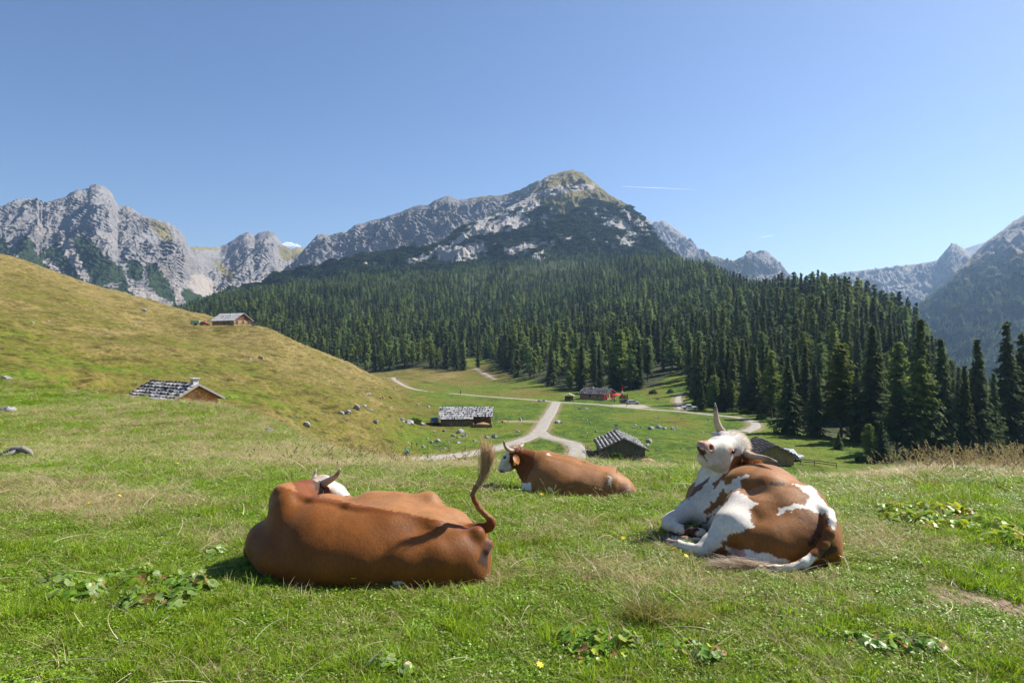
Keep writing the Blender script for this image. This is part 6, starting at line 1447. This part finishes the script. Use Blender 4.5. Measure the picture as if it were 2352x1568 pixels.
M_BLADE = blade_mat('grass_blade', (.105, .215, .008), (.36, .47, .022), .5); M_STRAWB = blade_mat('straw_blade', (.40, .31, .14), (.66, .55, .31), .45); M_SEED = blade_mat('seed_stem', (.26, .20, .09), (.46, .37, .18), .35); M_OLIVE = blade_mat('olive_blade', (.20, .22, .035), (.42, .38, .10), .5); M_CLOVER = blade_mat('clover_leaf', (.10, .215, .010), (.32, .44, .028), .4)
def tuft_mesh(name, n, rad, h, w, lean, mat, seed, segs=3, seeds=0):
    rg = np.random.RandomState(seed); V = []; Fq = []; tn = []
    for b in range(n):
        a = rg.uniform(0, 6.28); r = rad*math.sqrt(rg.rand()); bx, by = r*math.cos(a), r*math.sin(a); hh = h*rg.uniform(.45, 1.15); ww = w*rg.uniform(.6, 1.3)
        la = rg.uniform(0, 6.28) if rg.rand() < .5 else a; ln = lean*rg.uniform(.2, 1.3)*hh; f = rg.uniform(0, 3.14); sx, sy = math.cos(f)*ww/2, math.sin(f)*ww/2; o = len(V); t0 = rg.rand()
        for s in range(segs+1):
            t = s/segs; k = (1-t**1.7)*1.0+.04; cx_ = bx+math.cos(la)*ln*t*t; cy_ = by+math.sin(la)*ln*t*t; z = hh*(t-.28*lean*t*t)-.006
            V += [(cx_-sx*k, cy_-sy*k, z), (cx_+sx*k, cy_+sy*k, z)]; tn += [t0*.7+.3*t]*2
        Fq += [(o+2*s, o+2*s+1, o+2*s+3, o+2*s+2) for s in range(segs)]
        if seeds:
            for q in range(seeds):
                t = 1-q*.035; c = np.array([bx+math.cos(la)*ln*t*t, by+math.sin(la)*ln*t*t, hh*(t-.28*lean*t*t)]); u = rg.normal(0, .004, 3); v = np.array([rg.normal(0, .002), rg.normal(0, .002), .008]); o = len(V)
                V += [tuple(c-u), tuple(c-v), tuple(c+u), tuple(c+v)]; tn += [.1]*4; Fq.append((o, o+1, o+2, o+3))
    return fast_mesh(name, np.array(V), np.array(Fq), [mat], True, {'tone': np.array(tn)})
def clover_mesh(n, rad, h, sz, seed, mat=M_CLOVER):
    rg = np.random.RandomState(seed); V = []; tn = []
    for b in range(n):
        a = rg.uniform(0, 6.28); r = rad*math.sqrt(rg.rand()); c = np.array([r*math.cos(a), r*math.sin(a), h*rg.uniform(.2, 1)]); d = rg.normal(size=3); d[2] = abs(d[2])+1.2; d /= np.linalg.norm(d)
        u = np.cross(d, rg.normal(size=3)); u /= np.linalg.norm(u); v = np.cross(d, u); s = sz*rg.uniform(.6, 1.3)
        V += [c-u*s, c-v*s*.7+d*s*.2, c+u*s, c+v*s*.7+d*s*.2]; tn += [rg.rand()]*4
    return fast_mesh('clover', np.array(V), np.arange(len(V)).reshape(-1, 4), [mat], True, {'tone': np.array(tn)})
tl = bpy.data.collections.new('turf_library')
def tadd(me): tl.objects.link(bpy.data.objects.new('t%02d' % len(tl.objects), me))
for q in range(5): tadd(tuft_mesh('green', 50, .066, .042, .0044, 1.1, M_BLADE, 10+q))                 # 0-4 short green
for q in range(3): tadd(clover_mesh(44, .065, .030, .0075, 30+q))                                        # 5-7 clover
for q in range(3): tadd(tuft_mesh('olive', 32, .065, .048, .0038, 1.4, M_OLIVE, 40+q))                     # 8-10 olive
for q in range(3): tadd(tuft_mesh('straw', 17, .07, .10, .0030, 1.7, M_STRAWB, 50+q, 4))                   # 11-13 straw
for q in range(2): tadd(tuft_mesh('stem', 4, .07, .34, .003, .6, M_SEED, 60+q, 5, 9))                    # 14-15 seed stems
for q in range(2): tadd(tuft_mesh('lush', 26, .05, .12, .0055, .7, M_BLADE, 70+q, 4))                      # 16-17 long green
rg = np.random.RandomState(77)
def sow(n, d0, d1, pw, u0=-260, u1=2620):
    d = (d0**pw+(d1**pw-d0**pw)*rg.rand(n))**(1/pw); u = rg.uniform(u0, u1, n); x = (u-CX)/F*d
    return x, d, u
BL = [sow(60000, 2.2, 7.5, 1.7, -500, 2850), sow(64000, 7.5, 17, 1.3), sow(60000, 17, 52, 1.0, -260, 1250)]
SX = np.concatenate([b[0] for b in BL]); SY = np.concatenate([b[1] for b in BL]); SU = np.concatenate([b[2] for b in BL])
row = CY+(CAMZ-zbase(SX, SY))/SY*F
vis = (row < 1640) & ~((SY > 20) & (SU > 560) & (row > 1000+(SU-560)*.2)); SX, SY, SU, row = SX[vis], SY[vis], SU[vis], row[vis]
bp_ = barepatch(SX, SY); dr = dryness(SX, SY)
k = rg.rand(len(SX)) > bp_*.93; SX, SY, SU, row, dr, bp_ = [a[k] for a in (SX, SY, SU, row, dr, bp_)]
def inside(x, y, V):
    """is a spot under the lying body?"""
    g = {}
    c = .06; lowv = V[V[:, 2] < V[:, 2].min()+.16]
    s = set(zip((lowv[:, 0]/c).astype(int).tolist(), (lowv[:, 1]/c).astype(int).tolist()))
    xi = (x/c).astype(int); yi = (y/c).astype(int); box = (x > V[:, 0].min()) & (x < V[:, 0].max()) & (y > V[:, 1].min()) & (y < V[:, 1].max())
    r = np.zeros(len(x), bool)
    for i in np.nonzero(box)[0]:
        if (xi[i], yi[i]) in s: r[i] = True
    return r
SZ = zfull(SX, SY); n = len(SX); N2 = fbm(SX*1.3, SY*1.3, 81, 4); N3 = fbm(SX*.35, SY*.35, 83, 3); R_ = rg.rand(n)
dd_ = np.clip(dr+N2*.5, 0, 1)
idx = rg.randint(0, 5, n)
m_ = (R_ < .27); idx[m_] = 5+rg.randint(0, 3, m_.sum())
m_ = (R_ > .27) & (R_ < .27+.55*np.clip(dd_*1.5, 0, 1)); idx[m_] = 8+rg.randint(0, 3, m_.sum())
R2 = rg.rand(n); m_ = R2 < np.clip((dd_-.24)*1.25, .06, .8); idx[m_] = 11+rg.randint(0, 3, m_.sum())
R3 = rg.rand(n); m_ = (R3 < .22*np.clip(N2*2.5+.15, 0, 1)) & (dd_ < .4); idx[m_] = 16+rg.randint(0, 2, m_.sum())
brow = np.exp(-((row-1076)/16.)**2)*sstep(1950, 2080, SU)*(SY > 7)+.12*np.exp(-((row-1062)/16.)**2)*sstep(500, 650, SU)*(1-sstep(1080, 1140, SU))+.12*np.exp(-((SU-1330)/140.)**2-((row-1148)/14.)**2)+.10*np.exp(-((SU-400)/230.)**2-((row-935)/26.)**2)
m_ = rg.rand(n) < brow*.09; idx[m_] = 14+rg.randint(0, 2, m_.sum())
sc0 = np.interp(SY, [2, 5, 8, 14, 25, 50], [1., 1.05, 1.35, 2.0, 2.8, 4.6])*rg.uniform(.7, 1.3, n)
hs = np.where(idx < 5, np.interp(N3+.6*N2, [-.4, .5], [.6, 1.5]), 1.)*np.interp(SY, [2, 8, 14, 50], [1, .85, .72, .5])
hs = np.where((idx == 14) | (idx == 15), np.interp(SY, [2, 8, 14, 50], [1, .75, .62, .35]), hs)
s3 = np.stack([sc0, sc0, sc0*hs], 1)
tilt = rg.normal(0, .16, (n, 2))
under = np.zeros(n, bool)
for V_ in (VA, VB, VC): under |= inside(SX, SY, V_)
kp = ~under
instancer('grass', np.stack([SX, SY, SZ], 1)[kp], s3[kp], rg.uniform(0, 6.28, n)[kp], idx[kp], tl, tilt[kp])
print('tufts', kp.sum())
# tussocks of the pastures further off
TX, TY, TU = sow(90000, 50, 420, .9, -300, 2700); k = (inforest(TX, TY) < 4) & (roaddist(TX, TY) > 3.0)
for (cx, cyy, r, zz) in PADS: k &= np.hypot(TX-cx, TY-cyy) > r*.95
TX, TY, TU = TX[k], TY[k], TU[k]; hill = (1-sstep(850, 1000, TU)); k = rg.rand(len(TX)) < (.30+.35*hill)*np.clip(.9+2.2*fbm(TX*.2, TY*.12, 91, 4), .15, 1.6); TX, TY, TU, hill = TX[k], TY[k], TU[k], hill[k]
n = len(TX); dr = np.clip(dryness(TX, TY)+.5*fbm(TX*.15, TY*.15, 85, 3), 0, 1); idx = 8+rg.randint(0, 3, n); m_ = rg.rand(n) > dr*1.6+.15; idx[m_] = rg.randint(0, 5, m_.sum()); m_ = rg.rand(n) < dr-.35; idx[m_] = 11+rg.randint(0, 3, m_.sum())
s = np.interp(TY, [50, 100, 200, 420], [4.5, 6.5, 9, 14])*rg.uniform(.6, 1.4, n); instancer('pasture_grass', np.stack([TX, TY, zfull(TX, TY)], 1), np.stack([s, s, s*.42], 1), rg.uniform(0, 6.28, n), idx, tl)
# loose straws lying and arching over the turf
n = 2600; x, y, u = sow(n, 2.6, 13, 1.25); k = (np.hypot((x+1.05)/1.15, (y-4.55)/.55) > 1); x, y, u = x[k], y[k], u[k]; n = len(x); z = zfull(x, y); P0 = np.stack([x, y, z+.03], 1); a = rg.uniform(0, 6.28, n); L = rg.uniform(.08, .32, n)*np.interp(y, [3, 12], [1, 1.3]); el = rg.uniform(.05, .75, n)**1.5
tt = np.linspace(0, 1, 8)[None, :, None]; D0 = np.stack([np.cos(a), np.sin(a), el*1.6], 1); kink = rg.normal(0, .35, (n, 1, 3)); kink[..., 2] = -abs(kink[..., 2])*.6-.35*el[:, None]
pth = P0[:, None]+(D0[:, None]*tt+kink*tt**2.2)*L[:, None, None]; pth[..., 2] = np.maximum(pth[..., 2], z[:, None]+.02)
cl = np.array([(.66, .56, .36), (.54, .42, .24), (.72, .64, .46), (.40, .30, .18)])[rg.randint(0, 4, n)]*rg.uniform(.7, 1.1, (n, 1))
tag(link('dry_stalks', ribbon_mesh('dry_stalks', pth, rg.uniform(.003, .0055, n)*np.interp(y, [3, 12], [1, 1.8]), cl, M_HAIR)), kind='stuff')
# ------------------------------------------------------------ broad-leaved herbs
def leaf_col_mat():
    m = NT('herb_leaf'); c = m.attr('tint', 'Color'); c = m.mix(.4, c, m.ramp(m.noise(45, 3, m.obj()), [(.3, .6), (.7, 1.25)]), 'MULTIPLY')
    d = m.n('ShaderNodeBsdfPrincipled', {'Base Color': c, 'Roughness': .42, 'Specular IOR Level': .45}); t = m.n('ShaderNodeBsdfTranslucent', {'Color': c}); x = m.n('ShaderNodeMixShader', {0: .42, 1: d.outputs[0], 2: t.outputs[0]}); m.n('ShaderNodeOutputMaterial', {'Surface': x.outputs[0]}); return m.m
M_HERB = leaf_col_mat()
def herb_mesh(seed, n, size, pal):
    rg = np.random.RandomState(seed); V = []; Fq = []; T = []
    for l in range(n):
        a = rg.uniform(0, 6.28); r = size*3.0*math.sqrt(rg.rand()); R = size*rg.uniform(.45, 1.); c = np.array([r*math.cos(a), r*math.sin(a), rg.uniform(.5, 1.1)*size*1.7]); d = np.array([math.cos(a)*.5, math.sin(a)*.5, 1.])+rg.normal(0, .32, 3); d /= np.linalg.norm(d)
        u = np.cross(d, [0, 0, 1.])+rg.normal(0, .01, 3); u /= np.linalg.norm(u); v = np.cross(d, u); o = len(V); col = np.array(pal[rg.randint(len(pal))])*rg.uniform(.75, 1.2); curl = rg.uniform(-.1, .45)
        V.append(c); T.append(col*.8); K = 14
        for ring, rr in ((0, .55), (1, 1.)):
            for k in range(K):
                t = 2*math.pi*k/K; notch = 1-.55*math.exp(-((t-math.pi)/.35)**2); w_ = R*rr*notch*(1+(.09*math.sin(t*7+seed) if ring else 0)); p = c+u*math.cos(t)*w_*.9+v*math.sin(t)*w_+d*(curl*rr*rr*R*(.4+.6*math.sin(t*2+l))); V.append(p); T.append(col*(1 if ring else .9))
        for k in range(K): k2 = (k+1) % K; Fq += [(o, o+1+k, o+1+k2, o+1+k2), (o+1+k, o+1+K+k, o+1+K+k2, o+1+k2)]
        b = len(V); s = u*.0025; V += [c-s, c+s, np.array([c[0]*.3, c[1]*.3, 0])+s, np.array([c[0]*.3, c[1]*.3, 0])-s]; T += [col*.8]*4; Fq.append((b, b+1, b+2, b+3))
    Fq = np.array(Fq); me = bpy.data.meshes.new('herb'); me.from_pydata([tuple(v) for v in V], [], [tuple(dict.fromkeys(f)) for f in Fq.tolist()]); me.materials.append(M_HERB); me.polygons.foreach_set('use_smooth', [True]*len(me.polygons))
    at_ = me.attributes.new('tint', 'FLOAT_COLOR', 'POINT'); c4 = np.ones((len(V), 4), np.float32); c4[:, :3] = np.array(T); at_.data.foreach_set('color', c4.ravel()); me.update(); return me
G1, G2, GY_, OR, GR, RD = (.17, .33, .035), (.27, .43, .03), (.42, .48, .03), (.48, .20, .03), (.27, .38, .10), (.40, .24, .09)
PALS = {'green': [G1, G2, GR, G1, G2, GR, GR, RD], 'yellow': [GY_, G2, GY_, G1, OR, GR], 'rust': [G1, G2, GR, G2, RD, G1, G1, G2, GY_, GR, G1, G2, OR]}
HM = {k: [herb_mesh(i*7+len(k), 24, .038, v) for i in range(3)] for k, v in PALS.items()}
def herbs(pal, spots, label, group, s=1.):
    r_ = random.Random(len(label))
    for (px, row) in spots:
        p = hit(px, row, 2.2, 60.); o = link('leafy_herb', HM[pal][r_.randint(0, 2)]); o.location = (p.x, p.y, zat(p.x, p.y)-.005); o.rotation_euler = (r_.uniform(-.1, .1), r_.uniform(-.1, .1), r_.uniform(0, 6.28)); k = s*r_.uniform(.5, 1.15)*(1 if p.y < 7 else p.y/8); o.scale = (k, k, k)
        tag(o, label, 'plant', group)
herbs('green', [(130, 1345), (165, 1362), (200, 1350), (225, 1375), (262, 1352), (300, 1375), (330, 1350), (362, 1372), (400, 1362), (430, 1340), (455, 1352), (395, 1400), (290, 1400), (180, 1380), (245, 1340), (345, 1395), (415, 1378), (110, 1365), (310, 1335), (270, 1385), (375, 1345), (215, 1395), (155, 1335)], 'grey-green broad-leaved herb in the shadowed patch left of the brown cow', 'herbs left of the brown cow', 1.15)
herbs('green', [(470, 1290), (490, 1272), (560, 1300)], 'broad-leaved herb at the shaded shoulder of the brown cow', 'herbs at the shoulder of the brown cow', .8)
herbs('rust', [(1300, 1490), (1335, 1478), (1365, 1500), (1395, 1478), (1425, 1505), (1450, 1482), (1480, 1500), (1510, 1478), (1545, 1505), (1580, 1490), (1620, 1512), (1350, 1525), (1450, 1530)], 'herb with green and rust coloured leaves in the clump at the bottom middle', 'rust leaved herbs at the bottom')
herbs('yellow', [(2035, 1172), (2065, 1182), (2090, 1195), (2120, 1180), (2150, 1200), (2130, 1215), (2175, 1215), (2200, 1195), (2205, 1235), (2235, 1222), (2262, 1240), (2290, 1222), (2318, 1238), (2340, 1222), (2100, 1165), (2250, 1205), (2075, 1200), (2110, 1205), (2160, 1185), (2185, 1240), (2215, 1215), (2245, 1248), (2275, 1210), (2300, 1250), (2330, 1255), (2050, 1192), (2140, 1172), (2230, 1190)], 'yellow-green broad-leaved herb in the sunlit patch right of the patched cow', 'yellow herbs on the right', 1.25)
herbs('rust', [(1955, 1470), (1990, 1482), (2025, 1465), (2060, 1490), (2090, 1478), (2118, 1500), (2140, 1490)], 'herb with curled grey and orange leaves at the bottom right', 'curled herbs at the bottom right', .9)
herbs('green', [(878, 1535), (905, 1520), (930, 1545)], 'single large-leaved herb clump at the bottom left of the middle', 'large-leaved herbs at the bottom', .9)
herbs('green', [(440, 1150), (425, 1130), (590, 1190), (620, 1020+20)], 'small leafy herb in the left turf', 'small herbs in the left turf', .7)
herbs('yellow', [(480, 1036), (505, 1030), (530, 1035), (560, 1030), (590, 1034), (620, 1030), (650, 1034), (680, 1030), (545, 1040), (455, 1040)], 'leafy herb in the row along the brow above the brown cow', 'herbs along the brow', .6)
herbs('yellow', [(1530, 1092), (1550, 1098), (1570, 1090), (1590, 1100), (1480, 1085), (1610, 1095)], 'leafy herb between the two right-hand cows', 'herbs between the cows', .6)
fm = MB(); 
for k in range(7): a = k*.8976; fm.hexa([(0, 0, 0), (.012*math.cos(a-.3), .012*math.sin(a-.3), .002), (.016*math.cos(a), .016*math.sin(a), .003), (.012*math.cos(a+.3), .012*math.sin(a+.3), .002), (0, 0, .001), (.012*math.cos(a-.3), .012*math.sin(a-.3), .003), (.016*math.cos(a), .016*math.sin(a), .004), (.012*math.cos(a+.3), .012*math.sin(a+.3), .003)])
FMm = fm.mesh('petals', simple('yellow_petal', (.80, .55, .01), .5, .05)); st_ = MB(); st_.tube([(0, 0, -.1), (.004, 0, -.05), (0, 0, 0)], .0015, 5); STm = st_.mesh('stem', M_BLADE)
for (px, row) in ((1412, 1245), (1432, 1262), (1548, 1283), (1576, 1301), (1505, 1356), (208, 1103), (205, 1172), (408, 1078), (275, 1158), (812, 1353), (1245, 1150), (1930, 1300), (1480, 1250), (240, 928), (1240, 1560)):
    p = hit(px, row, 2.2, 60.); e = empty('yellow_flower', (p.x, p.y, zat(p.x, p.y)+.085), random.Random(px).uniform(0, 6), 'small yellow hawkweed flower dotted in the turf', 'flower', 'yellow flowers in the turf'); e.rotation_euler.x = -.5; e.scale = (1.3, 1.3, 1.3); link('petals', FMm, e); link('stem', STm, e)
# two denser grass tussocks in the foreground
for (px, row, s, lab) in ((1492, 1425, 1.5, 'brown-tipped grass tussock in the middle foreground'), (1592, 1432, .9, 'smaller grass tussock right of the brown-tipped one'), (1845, 1395, .0, ''), (2128, 1118, 1.6, 'dark grass tussock on the brow right of the patched cow')):
    if not s: continue
    p = hit(px, row, 2.2, 60.); me = tuft_mesh('tussock', 420, .085, .17, .0035, .9, M_OLIVE, int(px), 4); o = link('grass_tussock', me, None, (p.x, p.y, zat(p.x, p.y))); o.scale = (s, s, s*.85); tag(o, lab, 'tussock', 'grass tussocks')
